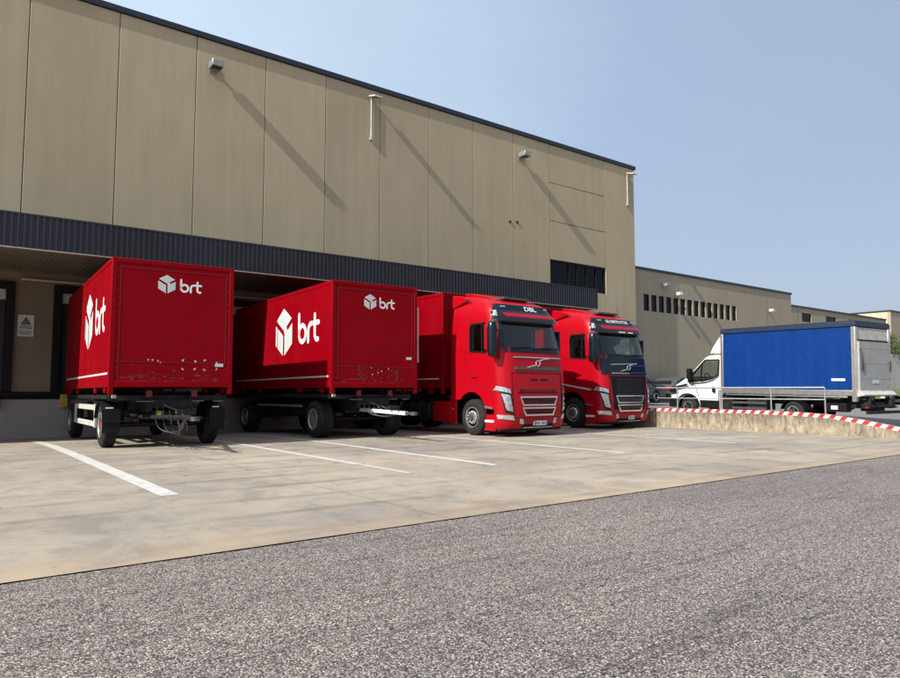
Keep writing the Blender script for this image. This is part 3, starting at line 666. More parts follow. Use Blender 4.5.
def scuffs(b, spots, rust, seed=1):
    rnd = random.Random(seed); mb = MB(); mr = MB(); y = .0075; n = 0
    for (cx, cz, r, segs) in spots:
        for a0 in segs:
            n += 1; k = 7; inn = []; out = []
            for i in range(k+1):
                an = R(a0 + i*34/k); w = .016*math.sin(math.pi*(i+.4)/(k+.8))*rnd.uniform(.35, 1.5)
                inn.append((cx+math.cos(an)*(r-w), cz+math.sin(an)*(r-w)*1.1)); out.append((cx+math.cos(an)*(r+w), cz+math.sin(an)*(r+w)*1.1))
            mb.add([(p[0], y, p[1]) for p in inn+out], [(i, i+1, k+2+i, k+1+i) for i in range(k)])
    for (x0, x1, z0, z1, m_, ax, az) in rust:
        for i in range(m_):
            cx = rnd.uniform(x0, x1); cz = rnd.uniform(z0, z1); s = rnd.uniform(.006, .022); k = 11; n += 1
            mr.add([(cx+math.cos(2*math.pi*j/k)*s*ax*rnd.uniform(.4, 1.3), y+.0008-n*.00001, cz+math.sin(2*math.pi*j/k)*s*az*rnd.uniform(.4, 1.4)) for j in range(k)], [tuple(range(k))], rnd.choice((0, 0, 2, 2, 2) if az > 1 else (0, 2, 2, 2)))
    mb.build('scuff_mark', M['whiteold'], b, smooth=False); mr.build('rust_patch', [M['rust'], M['whiteold'], M['reddull']], b, smooth=False)

def trailer(loc, rz, label, variant):
    e = empty('box_trailer', loc, rz, -.006); tag(e, label, 'trailer', 'red drawbar trailers at the loading docks')
    b = box_shell(e, 7.5, 1.157, 4.03)
    if variant == 0:
        scuffs(b, [(.80, 1.83, .07, (110, 35)), (.95, 1.81, .06, (70, 10)), (1.53, 1.80, .11, (110, 215)), (1.66, 1.80, .10, (30, 290)), (1.98, 1.80, .11, (100, 225)), (2.12, 1.79, .10, (25, 300))], [(.2, 2.35, 1.42, 1.60, 60, 3.2, .8), (.3, 2.2, 1.6, 1.85, 10, 1.5, 1)], 3)
        mb = MB(); mb.box(2.16, 2.34, .002, .009, 1.77, 1.84); mb.build('marker_plate', M['decalgrey'], b)
    else:
        scuffs(b, [(1.12, 1.76, .06, (60,)), (1.22, 1.70, .07, (200,)), (1.40, 1.68, .07, (40, 150)), (1.70, 1.76, .07, (120,))], [(.75, 1.0, 1.5, 1.88, 34, .8, 3), (1.6, 1.95, 1.5, 1.86, 34, .8, 2.6), (1.0, 1.6, 1.6, 1.8, 12, 1, 1.3), (.2, 2.35, 1.40, 1.56, 40, 3, .8)], 9)
        mb = MB(); mb.box(2.2, 2.36, .002, .009, 2.06, 2.13); mb.build('marker_plate', M['decalgrey'], b)
        mb = MB(); mb.box(2.553, 2.60, .02, .10, 2.0, 3.5); mb.build('door_bar', M['whiteold'], b)
    # chassis
    mb = MB()
    for x in (.80, 1.65): mb.box(x, x+.10, .15, 7.3, .80, 1.10)
    for y in (.15, 1.2, 2.8, 4.4, 6.3, 7.2): mb.box(.9, 1.65, y, y+.08, .86, 1.05)
    for y in (.25, 2.3, 5.0, 7.0): mb.box(.05, 2.5, y, y+.12, 1.03, 1.14)
    mb.box(.02, .12, .3, 7.3, 1.06, 1.15); mb.box(2.43, 2.53, .3, 7.3, 1.06, 1.15)
    mb.box(.96, 1.60, 1.9, 5.9, .50, .79); mb.box(.40, .78, 4.2, 5.9, .52, .98); mb.box(1.78, 2.2, 3.6, 5.9, .52, .98)
    ch = mb.build('chassis', M['chassis'], e, bevel=.008)
    mb = MB()
    for x in (.10,): mb.box(x, x+.08, .13, .2, 1.08, 1.15)
    for x in (.75, 1.68): mb.box(x, x+.12, .06, .14, 1.1, 1.24, 1)
    mb.each('twist_lock', [M['whiteold'], M['reddull']], ch, bevel=.005)
    # turntable and axle
    mb = MB(); mb.lathe([(0, .55), (.06, .55), (.06, .40), (0, .40)], (1.27, 1.2, .74), 'z', 32); mb.box(.75, 1.8, .7, 1.75, .66, .735)
    mb.box(.45, .62, .62, 1.8, .58, .66); mb.box(1.93, 2.10, .62, 1.8, .58, .66); mb.tube([(.3, 1.2, .49), (2.25, 1.2, .49)], .06, 12)
    mb.build('turntable', M['chassis'], e, bevel=.006)
    mb = MB(); mb.tube([(.3, 6.5, .46), (2.25, 6.5, .46)], .06, 12); mb.box(.75, 1.8, 6.2, 6.8, .53, .79); mb.build('axle', M['chassis'], e)
    for y, z in ((1.2, .492), (6.5, .44)):
        wheel(e, .04, y, z, .492, .30 + .12*variant, -1, dual=False, hub='hubred' if variant == 0 else 'rim'); wheel(e, 2.51, y, z, .492, .30 + .12*variant, 1, dual=False, hub='hubred' if variant == 0 else 'rim')
    # mudguards: arc sheets
    for x in (.0, 2.23):
        if variant: break
        mb = MB(); n = 12; vs = []
        for i in range(n+1):
            a = R(-6+ (165+6) * i/n); rr = .58
            for xx, r_ in ((x+.0, rr), (x+.32, rr), (x+.32, rr+.015), (x+.0, rr+.015)): vs.append((xx, 1.2-math.cos(a)*r_, .492+math.sin(a)*r_*.88))
        fs = []
        for i in range(n):
            for k in range(4): fs.append((4*i+k, 4*i+(k+1) % 4, 4*i+4+(k+1) % 4, 4*i+4+k))
        mb.add(vs, fs); mb.box(x-.0, x+.34, .585, .61, .34, .58); mb.box(x-.01, x+.35, .565, .60, .56, .84)
        g_ = mb.build('mudguard', M['black'], e)
        mb = MB(); mb.box(x+.05, x+.2, .555, .566, .86, .885); mb.build('position_lamp', M['white'], g_)
    # drawbar
    mb = MB(); dm = M['chassis'] if variant == 0 else M['decalgrey']
    if variant == 0:
        mb.tube([(.72, .8, .66), (1.22, -1.1, .70), (1.27, -1.7, .68)], .045, 10); mb.tube([(1.82, .8, .66), (1.32, -1.1, .70), (1.27, -1.7, .68)], .045, 10)
        mb.bar((.95, 0, .68), (1.6, 0, .68), .05)
    else:
        mb.bar((1.2, .9, .74), (1.27, -1.5, .68), .09, .09)
    mb.lathe([(-.04, .09), (.04, .09), (.04, .045), (-.04, .045), (-.04, .09)], (1.27, -1.83, .68), 'z', 20, 1); mb.bar((1.27, -1.5, .68), (1.27, -1.76, .68), .06, None, 1)
    db = mb.build('drawbar', [dm, M['rimdark']], e)
    mb = MB(); mb.tube([(1.0, .35, .98), (1.12, .1, .93), (1.3, -.9, .76)], .014, 6); mb.box(1.15, 1.4, -.95, -.85, .76, .86); mb.build('support_spring', M['chassis'], db)
    # air hoses hanging in loops
    hl = random.Random(5+variant)
    for k in range(5):
        a = Vector((1.0+.12*k, .15, .92-.02*k)); c = Vector((1.2+.03*k, -1.25+.06*k, .74)); sag = (.50 if variant == 0 else .22) + hl.uniform(-.12, .08)
        ps = []
        for i in range(17):
            t = i/16; p = a.lerp(c, t); p.z -= math.sin(math.pi*t)**.8 * sag*(1-.2*t); p.x += math.sin(2*math.pi*t)*.06*(k-2); ps.append(p)
        mb = MB(); mb.tube(ps, .010, 6); mb.build('air_hose', (M['rimdark'] if k == 3 else M['hose']), db)
    if variant == 0:
        mb = MB(); mb.box(1.0, 1.08, .1, .16, .70, .8); mb.box(1.45, 1.5, -.4, -.35, .60, .68, 1); mb.build('coupling_head', [M['yellow'], M['hubred']], db)
    # side guards
    for x in (.06, 2.44):
        mb = MB()
        if variant == 0:
            mb.box(x, x+.045, 2.1, 5.7, .80, .92); mb.box(x, x+.045, 2.1, 5.7, .42, .54); mb.box(x-.004, x+.05, 2.08, 2.2, .40, .94); mb.box(x, x+.05, 5.6, 5.7, .42, .92); m_ = M['whiteold']
        else:
            mb.box(x, x+.045, 2.0, 5.4, .80, .86); m_ = M['galv']
        mb.build('side_guard', m_, e, bevel=.005)
    mb = MB(); mb.box(.35, .75, 2.4, 3.4, .55, .95); mb.box(1.85, 2.2, 2.6, 3.3, .55, .95); mb.tube([(1.1, 3.4, .7), (1.1, 4.4, .7)], .14, 14); mb.each('air_tank', M['chassis'], e, bevel=.02)
    mb = MB(); mb.box(2.2, 2.42, .22, .3, .99, 1.02); mb.box(1.7, 1.95, .05, .09, 1.0, 1.02); mb.box(.55, .9, .05, .09, 1.0, 1.02); mb.build('marking_strip', M['rimdark'], ch)
    return e
trailer((3.035, 15.52, 0), -.042, 'red box trailer with white parcel logo, leftmost at the loading docks', 0)
trailer((8.10, 15.43, 0), -.035, 'red box trailer with silver drawbar between the first trailer and the trucks', 1)

# ------------------------------------------------------------------ heavy truck (local: x 0..2.5, bumper front at y=0, truck extends +y)
V0 = [(.15, .12), (.30, .03), (.55, 0), (1.0, .0), (1.6, .03), (2.30, .11), (3.0, .30), (3.30, .40), (3.60, .56), (3.67, .74), (3.73, 1.0), (3.78, 1.35), (3.80, 1.75)]
US = [(.15, .05), (.35, .0), (2.3, .0), (3.1, .05), (3.45, .10), (3.62, .18), (3.72, .28), (3.78, .42), (3.80, .62)]
TILT = [(3.0, 0), (3.8, .11)]
def front(u, z, off=0):
    """point on the cab front at lateral u (0..2.5), height z, pushed out by off"""
    r = .40; e_ = max(0, r-u, u-(2.5-r)); e_ = min(e_, r*.999)
    v = lerp(V0, z) + (r - math.sqrt(r*r - e_*e_)) + .05*((u-1.25)/1.25)**2
    nx = 0 if e_ == 0 else (-1 if u < 1.25 else 1) * e_/r
    ny = -math.sqrt(1-nx*nx)
    ins = lerp(US, z); uu = 1.25 + (u-1.25)*(1.25-ins)/1.25
    return Vector((uu + nx*off, v + ny*off, z + lerp(TILT, z)*(v-.5)))
def side(v, z, off=0): return Vector((lerp(US, z)-off, v, z + lerp(TILT, z)*(v-.5)))
def patch(mb, quad, off=.01, thick=.03, nu=12, nz_=4, mi=0, fn=front):
    """quad: corner (u,z) in order BL, BR, TR, TL"""
    P, Q = [], []
    for j in range(nz_+1):
        for i in range(nu+1):
            s, t = i/nu, j/nz_
            a = [quad[0][k]*(1-s)+quad[1][k]*s for k in (0, 1)]; b_ = [quad[3][k]*(1-s)+quad[2][k]*s for k in (0, 1)]
            p = [a[k]*(1-t)+b_[k]*t for k in (0, 1)]
            P.append(fn(p[0], p[1], off)); Q.append(fn(p[0], p[1], off-thick))
    n = nu+1; N_ = len(P); fs = []
    for j in range(nz_):
        for i in range(nu):
            a = j*n+i; fs.append((a, a+1, a+n+1, a+n)); fs.append((N_+a, N_+a+n, N_+a+n+1, N_+a+1))
    for i in range(nu): fs.append((i, N_+i, N_+i+1, i+1)); a = nz_*n+i; fs.append((a, a+1, N_+a+1, N_+a))
    for j in range(nz_): a = j*n; fs.append((a, a+n, N_+a+n, N_+a)); a = j*n+nu; fs.append((a, N_+a, N_+a+n, a+n))
    mb.add(P+Q, fs, mi)
def mir(q): return [(2.5-q[1][0], q[1][1]), (2.5-q[0][0], q[0][1]), (2.5-q[3][0], q[3][1]), (2.5-q[2][0], q[2][1])]

def ring_panel(mb, u0, u1, z0, z1, t, off, taper=.1, mi=0):
    """trapezoid frame lying on the cab front"""
    o = [(u0+taper, z0), (u1-taper, z0), (u1, z1), (u0, z1)]; i_ = [(u0+taper+t, z0+t), (u1-taper-t, z0+t), (u1-t*1.2, z1-t), (u0+t*1.2, z1-t)]
    patch(mb, [o[0], o[1], i_[1], i_[0]], off, .04, 14, 1, mi); patch(mb, [i_[3], i_[2], o[2], o[3]], off, .04, 14, 1, mi)
    patch(mb, [o[0], i_[0], i_[3], o[3]], off, .04, 1, 3, mi); patch(mb, [i_[1], o[1], o[2], i_[2]], off, .04, 1, 3, mi)

def text_on_front(txt, size, uc, z, off, m, parent, sx=1.0, width=None):
    cu = bpy.data.curves.new('t', 'FONT'); cu.body = txt; cu.size = size; cu.align_x = 'CENTER'; cu.resolution_u = 3; cu.offset = size*.02
    o = bpy.data.objects.new('t', cu); COL.objects.link(o); bpy.context.view_layer.update()
    me = bpy.data.meshes.new_from_object(o.evaluated_get(bpy.context.evaluated_depsgraph_get())); bpy.data.objects.remove(o)
    xs_ = [v.co.x for v in me.vertices]; k = (width/(max(xs_)-min(xs_))) if width else sx
    for v in me.vertices: v.co = front(uc + v.co.x*k, z + v.co.y, off)
    me.materials.append(m); q = bpy.data.objects.new('lettering', me); COL.objects.link(q); q.parent = parent
    return q

def truck(loc, rz, label, dark_grille, txt, body_red=M['red']):
    e = empty('box_truck', loc, rz); tag(e, label, 'truck', 'red box trucks at the loading docks')
    # --- cab shell lofted in height
    zs = [.16, .22, .35, .55, .8, 1.0, 1.3, 1.6, 2.0, 2.3, 2.6, 2.9, 3.1, 3.3, 3.45, 3.55, 3.61, 3.66, 3.70, 3.73, 3.76, 3.78, 3.80]
    us = [0.0, .02, .05, .09, .15, .22, .31, .41, .6, .9, 1.25]; us = us + [2.5-u for u in us[-2::-1]]
    rows = []
    for z in zs:
        v1 = 2.28; f0 = front(0, z); ins = lerp(US, z); t = lerp(TILT, z)
        row = [Vector((ins, v, z+t*(v-.5))) for v in (v1, 1.9, 1.4, max(.9, f0.y+.05))] if f0.y < 1.3 else [Vector((ins, v, z+t*(v-.5))) for v in (v1, v1-.02, v1-.04, f0.y+.01)]
        row += [front(u, z) for u in us]
        row += [Vector((2.5-p.x, p.y, p.z)) for p in row[3::-1]]
        rows.append(row)
    mb = MB(); n = len(rows[0]); vs = [p for r_ in rows for p in r_]; fs = []
    for j in range(len(rows)-1):
        for i in range(n-1): fs.append((j*n+i, j*n+i+1, (j+1)*n+i+1, (j+1)*n+i))
        fs.append((j*n+n-1, j*n, (j+1)*n, (j+1)*n+n-1))
    fs.append(tuple(range(n))); fs.append(tuple((len(rows)-1)*n+i for i in range(n)))
    mb.add(vs, fs); cab = mb.build('cab', [body_red, M['black'], M['cabin']], e)
    # cuts
    c1 = MB(); c1.lathe([(-.2, .64), (2.7, .64)], (0, 1.38, .56), 'x', 48, 1)
    c2 = MB(); c2.box(-.2, 2.7, 1.38, 2.6, -.2, .98, 1)
    c3 = MB(); c3.box(.13, 2.37, .62, 2.15, 1.75, 3.40, 2)                 # cabin room
    c4 = MB(); c4.prism([(.17, 2.40), (2.33, 2.40), (2.28, 3.12), (.22, 3.12)], 'y', -.3, .70, 2)     # windscreen
    c5 = MB(); c5.prism([(.78, 2.28), (1.42, 2.33), (1.42, 2.98), (1.34, 3.06), (.84, 3.06), (.60, 2.40)], 'x', -.2, .3, 2)
    c6 = MB(); c6.prism([(.78, 2.28), (1.42, 2.33), (1.42, 2.98), (1.34, 3.06), (.84, 3.06), (.60, 2.40)], 'x', 2.2, 2.7, 2)
    c7 = MB(); c7.box(.0 - .3, 2.8, .45, .80, .56, .66, 1)
    cut(cab, [c3, c4, c5, c6, c1, c2])
    # windows
    mb = MB(); patch(mb, [(.15, 2.38), (2.35, 2.38), (2.30, 3.14), (.20, 3.14)], -.012, .006, 18, 5); mb.build('windscreen', M['glass'], e)
    mb = MB()
    for q in ([(.05, 2.27), (2.45, 2.27), (2.40, 2.40), (.09, 2.40)], [(.10, 2.34), (.20, 2.34), (.24, 3.16), (.14, 3.16)]): patch(mb, q, .008, .03, 14, 3)
    patch(mb, mir([(.10, 2.34), (.20, 2.34), (.24, 3.16), (.14, 3.16)]), .008, .03, 6, 3); mb.build('windscreen_surround', M['navy'], e)
    for x, s in ((.035, 1), (2.465, -1)):
        mb = MB(); mb.prism([(.77, 2.27), (1.43, 2.32), (1.43, 2.99), (1.35, 3.07), (.83, 3.07), (.59, 2.39)], 'x', x-.004, x+.004); mb.build('side_window', M['glass'], e)
        mb = MB(); pl = [(.77, 2.27), (1.43, 2.32), (1.43, 2.99), (1.35, 3.07), (.83, 3.07), (.59, 2.39)]
        for p, q in zip(pl, pl[1:]+pl[:1]): mb.bar((x-.02*s, *p), (x-.02*s, *q), .05)
        mb.bar((x-.02*s, .92, 2.30), (x-.02*s, .92, 3.05), .04); mb.build('window_frame', M['black'], e)
    # interior
    for x in (.55, 1.55):
        mb = MB(); mb.box(x, x+.5, 1.15, 1.65, 1.9, 2.05); mb.box(x+.02, x+.48, 1.6, 1.74, 2.0, 2.72); mb.box(x+.12, x+.38, 1.62, 1.72, 2.74, 2.95); mb.build('seat', M['fabric'] if x < 1 else M['fabric'], e, bevel=.04)
    mb = MB(); mb.box(.2, 2.3, .48, .80, 1.9, 2.33); mb.box(.2, 2.3, .63, .95, 1.8, 2.24); mb.build('dashboard', M['black'], e, bevel=.04)
    mb = MB(); cx_, cy_ = 1.80, .98
    ring = [(cx_+math.cos(t)*.22, cy_-.03+math.sin(t)*.11, 2.38+math.sin(t)*.19) for t in [2*math.pi*i/24 for i in range(25)]]
    mb.tube(ring, .018, 6); mb.bar((cx_-.2, cy_-.03, 2.38), (cx_+.2, cy_-.03, 2.38), .04); mb.bar((cx_, cy_, 2.36), (cx_, .85, 2.15), .05); mb.build('steering_wheel', M['black'], e)
    mb = MB()
    if dark_grille:
        mb.add([(1.35, .60, 2.42), (2.1, .58, 2.46), (2.15, .74, 2.9), (1.9, .76, 2.72), (1.6, .74, 2.8), (1.3, .68, 2.68)], [(0, 1, 2, 3), (0, 3, 4, 5)]); mb.box(.4, 2.2, 2.02, 2.06, 2.3, 3.2)
        mb.build('sun_shade', M['beige'], e)
        mb = MB(); mb.lathe([(-.09, .01), (-.06, .07), (0, .095), (.06, .07), (.09, .01)], (1.78, .52, 2.47), 'z', 14); mb.build('dash_ornament', M['white'], e)
    # visor, header panel and lettering
    mb = MB(); patch(mb, [(.04, 3.16), (2.46, 3.16), (2.40, 3.60), (.10, 3.60)], .016, .04, 24, 6); hd = mb.build('roof_panel', M['navy'], e)
    mb = MB(); P0 = []
    for j, (z, off) in enumerate(((3.42, .03), (3.34, .075), (3.20, .13), (3.11, .145), (3.12, .11), (3.3, .05))):
        P0.append([front(.16 + 2.18*i/20, z, off) for i in range(21)])
    vs = [p for r_ in P0 for p in r_]; fs = []
    for j in range(len(P0)):
        j2 = (j+1) % len(P0)
        for i in range(20): fs.append((j*21+i, j*21+i+1, j2*21+i+1, j2*21+i))
    fs += [tuple(j*21 for j in range(6)), tuple(j*21+20 for j in range(6))[::-1]]
    mb.add(vs, fs); vz = mb.build('sun_visor', M['navy'], e)
    mb = MB()
    def visorfn(u, z, off):
        o_ = lerp([(3.20, .13), (3.34, .075), (3.42, .03)], z); return front(u, z, o_+off)
    patch(mb, [(.32, 3.245), (2.26, 3.245), (2.18, 3.35), (.25, 3.35)], .006, .01, 20, 3, 0, visorfn); mb.build('visor_stripe', M['hazred'] if False else body_red, vz)
    if not dark_grille:
        text_on_front('DBL', .17, 1.42, 3.45, .032, M['decal'], hd, width=.50)
    else:
        text_on_front('GLOBETROTTER', .125, 1.25, 3.47, .034, M['decal'], hd, width=1.25)
        mb = MB(); patch(mb, [(1.0, 3.135), (1.35, 3.135), (1.35, 3.165), (1.0, 3.165)], .150, .01, 4, 1); patch(mb, [(1.5, 3.135), (1.75, 3.135), (1.75, 3.165), (1.5, 3.165)], .150, .01, 4, 1); mb.build('visor_sticker', M['decal'], vz)
    mb = MB()
    for s in (0, 1):
        q = [(.07, 3.26), (.15, 3.26), (.15, 3.42), (.09, 3.42)]; q = mir(q) if s else q
        patch(mb, q, .03, .02, 3, 2)
    mb.each('marker_lamp', M['lamp'], e)
    mb = MB()
    for s in (0, 1):
        q = [(.25, 3.52), (.42, 3.52), (.42, 3.55), (.25, 3.55)]; q = mir(q) if s else q
        patch(mb, q, .026, .01, 3, 1)
    mb.each('roof_lamp', M['lamp'], e)
    # wipers
    mb = MB(); 
    for a, c in ((.35, 1.05), (1.15, 1.85), (1.6, 2.25)): mb.tube([front(a, 2.36, .03), front((a+c)/2, 2.40, .05), front(c, 2.41, .03)], .012, 6)
    mb.each('wiper', M['black'], e)
    # front upper panel and emblem bar
    if dark_grille:
        mb = MB(); patch(mb, [(.12, 1.74), (2.38, 1.74), (2.40, 2.29), (.10, 2.29)], .012, .03, 24, 5); up = mb.build('front_panel', M['navy'], e)
        mb = MB(); patch(mb, [(1.35, 2.03), (2.38, 2.03), (2.38, 2.07), (1.35, 2.07)], .022, .012, 14, 1); patch(mb, [(1.35, 1.80), (2.38, 1.80), (2.38, 1.84), (1.35, 1.84)], .022, .012, 14, 1); mb.build('blue_band', M['blue'], up)
        mb = MB(); patch(mb, [(.45, 2.06), (1.5, 2.10), (1.5, 2.125), (.45, 2.085)], .024, .014, 12, 1); patch(mb, [(.45, 1.78), (1.3, 1.78), (1.3, 1.805), (.45, 1.805)], .024, .014, 12, 1); mb.build('chrome_strip', M['alu'], up)
    else:
        mb = MB(); patch(mb, [(.42, 2.12), (2.22, 2.12), (2.22, 2.145), (.42, 2.145)], .022, .03, 20, 1); mb.build('chrome_strip', M['alu'], e)
        mb = MB(); patch(mb, [(.42, 1.80), (2.22, 1.80), (2.20, 1.875), (.46, 1.875)], .03, .04, 20, 2); mb.build('chrome_strip', M['rimdark'], e)
    mb = MB(); zc = 1.98
    ps = [(1.27+math.cos(t)*.075, zc+math.sin(t)*.075) for t in [2*math.pi*i/20 for i in range(21)]]
    mb.tube([front(a, c, .035) for a, c in ps], .014, 6); mb.tube([front(.86, 1.86, .03), front(1.2, 1.93, .03)], .018, 6); mb.tube([front(1.33, 2.03, .03), front(1.5, 2.10, .03), front(1.72, 2.12, .03)], .018, 6)
    mb.tube([front(1.32, 2.03, .035), front(1.385, 2.095, .035)], .014, 6); mb.build('front_emblem', M['chrome'], e)
    # grille
    gm = M['black'] if dark_grille else body_red
    mb = MB(); patch(mb, [(.50, .62), (2.0, .62), (2.14, 1.68), (.36, 1.68)], .018, .05, 20, 8); gr = mb.build('grille', gm, e)
    mb = MB()
    for z, a, c in ((1.50, .95, 1.2), (1.50, 1.32, 1.6)): patch(mb, [(a, z), (c, z), (c+.01, z+.05), (a-.01, z+.05)], .024, .01, 6, 1)
    for z in (1.20,): patch(mb, [(.50, z-.03), (2.0, z-.03), (2.02, z+.0), (.48, z+.0)], .024, .01, 14, 1)
    for a in (.56, 1.72): patch(mb, [(a, 1.22), (a+.18, 1.22), (a+.18, 1.27), (a, 1.27)], .026, .01, 3, 1)
    for z0, z1, u0, u1 in ((.87, 1.05, .60, 1.90), (.62, .78, .68, 1.82)):
        patch(mb, [(u0+.05, z0), (u1-.05, z0), (u1, z1), (u0, z1)], .021, .01, 16, 1)
    mb.build('grille_slot', M['black'], gr)
    mb = MB()
    for k in range(3 if not dark_grille else 7):
        z_ = (1.215 if not dark_grille else 1.14)+k*(.022 if not dark_grille else .075); patch(mb, [(.62, z_), (1.88, z_), (1.885, z_+.010), (.615, z_+.010)], .028, .012, 14, 1)
    mb.build('grille_slat', M['reddull'] if not dark_grille else M['rimdark'], gr)
    mb = MB()
    for z0, z1, u0, u1 in ((.87, 1.05, .60, 1.90), (.62, .78, .68, 1.82)):
        k = z0+.05
        while k < z1-.02: patch(mb, [(u0+.05, k), (u1-.05, k), (u1-.03, k+.018), (u0+.03, k+.018)], .032, .014, 16, 1); k += .055
        for i in range(11):
            uu = u0+.1+i*(u1-u0-.2)/10; patch(mb, [(uu, z0+.02), (uu+.012, z0+.02), (uu+.012, z1-.02), (uu, z1-.02)], .030, .012, 1, 1)
    mb.build('grille_mesh', M['reddull'] if not dark_grille else M['rimdark'], gr)
    mb = MB(); ring_panel(mb, .54, 1.96, .83, 1.08, .040, .045, .10); ring_panel(mb, .62, 1.88, .56, .79, .040, .045, .10); mb.build('grille_frame', M['chrome'], gr)
    # panel shut lines on the front
    mb = MB()
    for q in ([(.30, 1.69), (2.2, 1.69), (2.2, 1.705), (.30, 1.705)], [(.20, .50), (2.3, .50), (2.3, .515), (.20, .515)], [(.13, 2.26), (2.37, 2.26), (2.37, 2.275), (.13, 2.275)]): patch(mb, q, .006, .02, 20, 1)
    patch(mb, [(.33, .55), (.345, .55), (.33, 1.7), (.315, 1.7)], .006, .02, 1, 4); patch(mb, mir([(.33, .55), (.345, .55), (.33, 1.7), (.315, 1.7)]), .006, .02, 1, 4)
    mb.build('shut_line', M['black'], e)
    # headlights
    for s in (0, 1):
        f = (lambda q: mir(q)) if s else (lambda q: q)
        mb = MB(); patch(mb, f([(.14, .66), (.36, .60), (.26, 1.30), (.035, 1.34)]), .012, .04, 6, 6); hl_ = mb.build('headlight', M['black'], e)
        mb = MB(); patch(mb, f([(.165, .72), (.33, .67), (.25, 1.12), (.075, 1.16)]), .020, .012, 6, 6); patch(mb, f([(.0, 1.24), (.27, 1.16), (.26, 1.27), (.02, 1.36)]), .030, .02, 6, 2); mb.build('lens', M['lamp'], hl_)
        mb = MB(); 
        for uu, zz in ((.20, 1.02), (.23, .86), (.26, .76)):
            uu = 2.5-uu if s else uu; c = front(uu, zz, .026); mb.tube([c, front(uu, zz, .034)], .045, 14)
        mb.build('projector', M['chrome'], hl_)
        mb = MB(); patch(mb, f([(.03, .49), (.38, .45), (.33, .575), (.02, .60)]), .018, .03, 6, 2); mb.build('fog_lamp', M['lamp'], e)
        mb = MB(); patch(mb, f([(.58, .36), (.70, .34), (.66, .49), (.57, .49)]), .02, .03, 3, 2); mb.build('daytime_lamp', M['lamp'], e)
    # bumper lip, plate
    mb = MB(); patch(mb, [(.02, .16), (2.48, .16), (2.48, .22), (.02, .22)], .01, .05, 24, 1); patch(mb, [(.62, .20), (1.9, .20), (1.8, .34), (.72, .34)], .014, .03, 12, 2); mb.build('bumper_lip', M['black'], e)
    mb = MB(); patch(mb, [(.66, .235), (1.86, .235), (1.80, .255), (.72, .255)], .022, .01, 12, 1); mb.build('bumper_trim', M['alu'], e)
    pu, w = (1.30, .52) if not dark_grille else (1.32, .30)
    mb = MB(); patch(mb, [(pu-w/2, .30), (pu+w/2, .30), (pu+w/2, .42), (pu-w/2, .42)], .045, .02, 4, 1); pt = mb.build('licence_plate', M['plate'], e)
    mb = MB(); patch(mb, [(pu-w/2, .30), (pu-w/2+.05, .30), (pu-w/2+.05, .42), (pu-w/2, .42)], .048, .004, 1, 1); patch(mb, [(pu+w/2-.05, .30), (pu+w/2, .30), (pu+w/2, .42), (pu+w/2-.05, .42)], .048, .004, 1, 1); mb.build('plate_band', M['plateblue'], pt)
    mb = MB()
    for i in range(7):
        uu = pu-w/2+.07+i*(w-.14)/7; mb_w = (w-.14)/7*.55
        if i != 3: patch(mb, [(uu, .325), (uu+mb_w, .325), (uu+mb_w, .395), (uu, .395)], .048, .004, 1, 1)
    mb.build('plate_character', M['signblack'], pt)
    # side details: door shut lines, crease, steps, handle
    for xs_, s in ((0, 1), (2.5, -1)):
        def sd(v, z, o_=0): p = side(v, z, o_); return Vector((p.x, p.y, p.z)) if s == 1 else Vector((2.5-p.x, p.y, p.z))
        mb = MB()
        def poly(ps, w=.012):
            for p, q in zip(ps, ps[1:]):
                mm = max(1, int(abs(q[1]-p[1])/.15))
                for k in range(mm):
                    a = [p[i]+(q[i]-p[i])*k/mm for i in (0, 1)]; c = [p[i]+(q[i]-p[i])*(k+1)/mm for i in (0, 1)]
                    mb.bar(sd(*a, -.002), sd(*c, -.002), w)
        poly([(.50, 1.15), (.50, 2.2), (.60, 2.45), (.80, 3.16), (1.50, 3.16), (1.52, 1.32)]); poly([(1.52, 3.16), (2.24, 3.16)]); poly([(.46, 1.02), (.50, 1.2), (1.05, 1.36), (1.6, 1.40), (2.25, 1.62)])
        mb.build('side_shut_line', M['reddull'], e)
        mb = MB(); mb.bar(sd(1.98, 2.50, -.004), sd(1.45, 2.26, -.004), .03); mb.bar(sd(1.98, 2.50, -.004), sd(2.05, 2.62, -.004), .03); mb.build('body_crease', M['red'] if not dark_grille else M['red'], e)
        mb = MB(); mb.bar(sd(1.15, 1.62, .012), sd(1.38, 1.62, .012), .04); mb.build('door_handle', M['reddull'], e)
        mb = MB(); mb.bar(sd(.48, .76, .004), sd(.80, .80, .004), .03, .05); mb.build('step_trim', M['alu'], e)
        mb = MB(); mb.box(min(sd(.5, .6, .0).x, sd(.5, .6, -.2*0 - .1).x), max(sd(.5, .6, .006).x, sd(.5, .6, -.1).x), .42, .74, .60, .74); mb.build('step_well', M['black'], e)
        mb = MB(); mb.bar(sd(.42, .42, .006), sd(.78, .42, .006), .02, .06); mb.build('side_marker', M['decal'], e)
        if dark_grille:
            mb = MB(); mb.bar(sd(.55, 1.26, .004), sd(2.2, 1.50, .004), .015, .05); mb.build('side_reflector', M['decalgrey'], e)
        if s == -1:   # far mirror folded in against the door
            mb = MB(); mb.box(2.50, 2.58, .42, .72, 2.25, 2.95); mb.build('mirror', M['navy'], e, bevel=.03); continue
        # mirror: two stacked glass housings on an arm ahead of the door
        f = -1 if s == 1 else 1; xo = 0 if s == 1 else 2.5
        X = lambda d: xo + f*d
        mb = MB(); mb.tube([(X(-.03), .50, 3.02), (X(.14), .36, 3.06), (X(.22), .34, 3.0)], .025, 8); mb.tube([(X(-.03), .48, 2.22), (X(.14), .36, 2.14), (X(.22), .34, 2.2)], .025, 8)
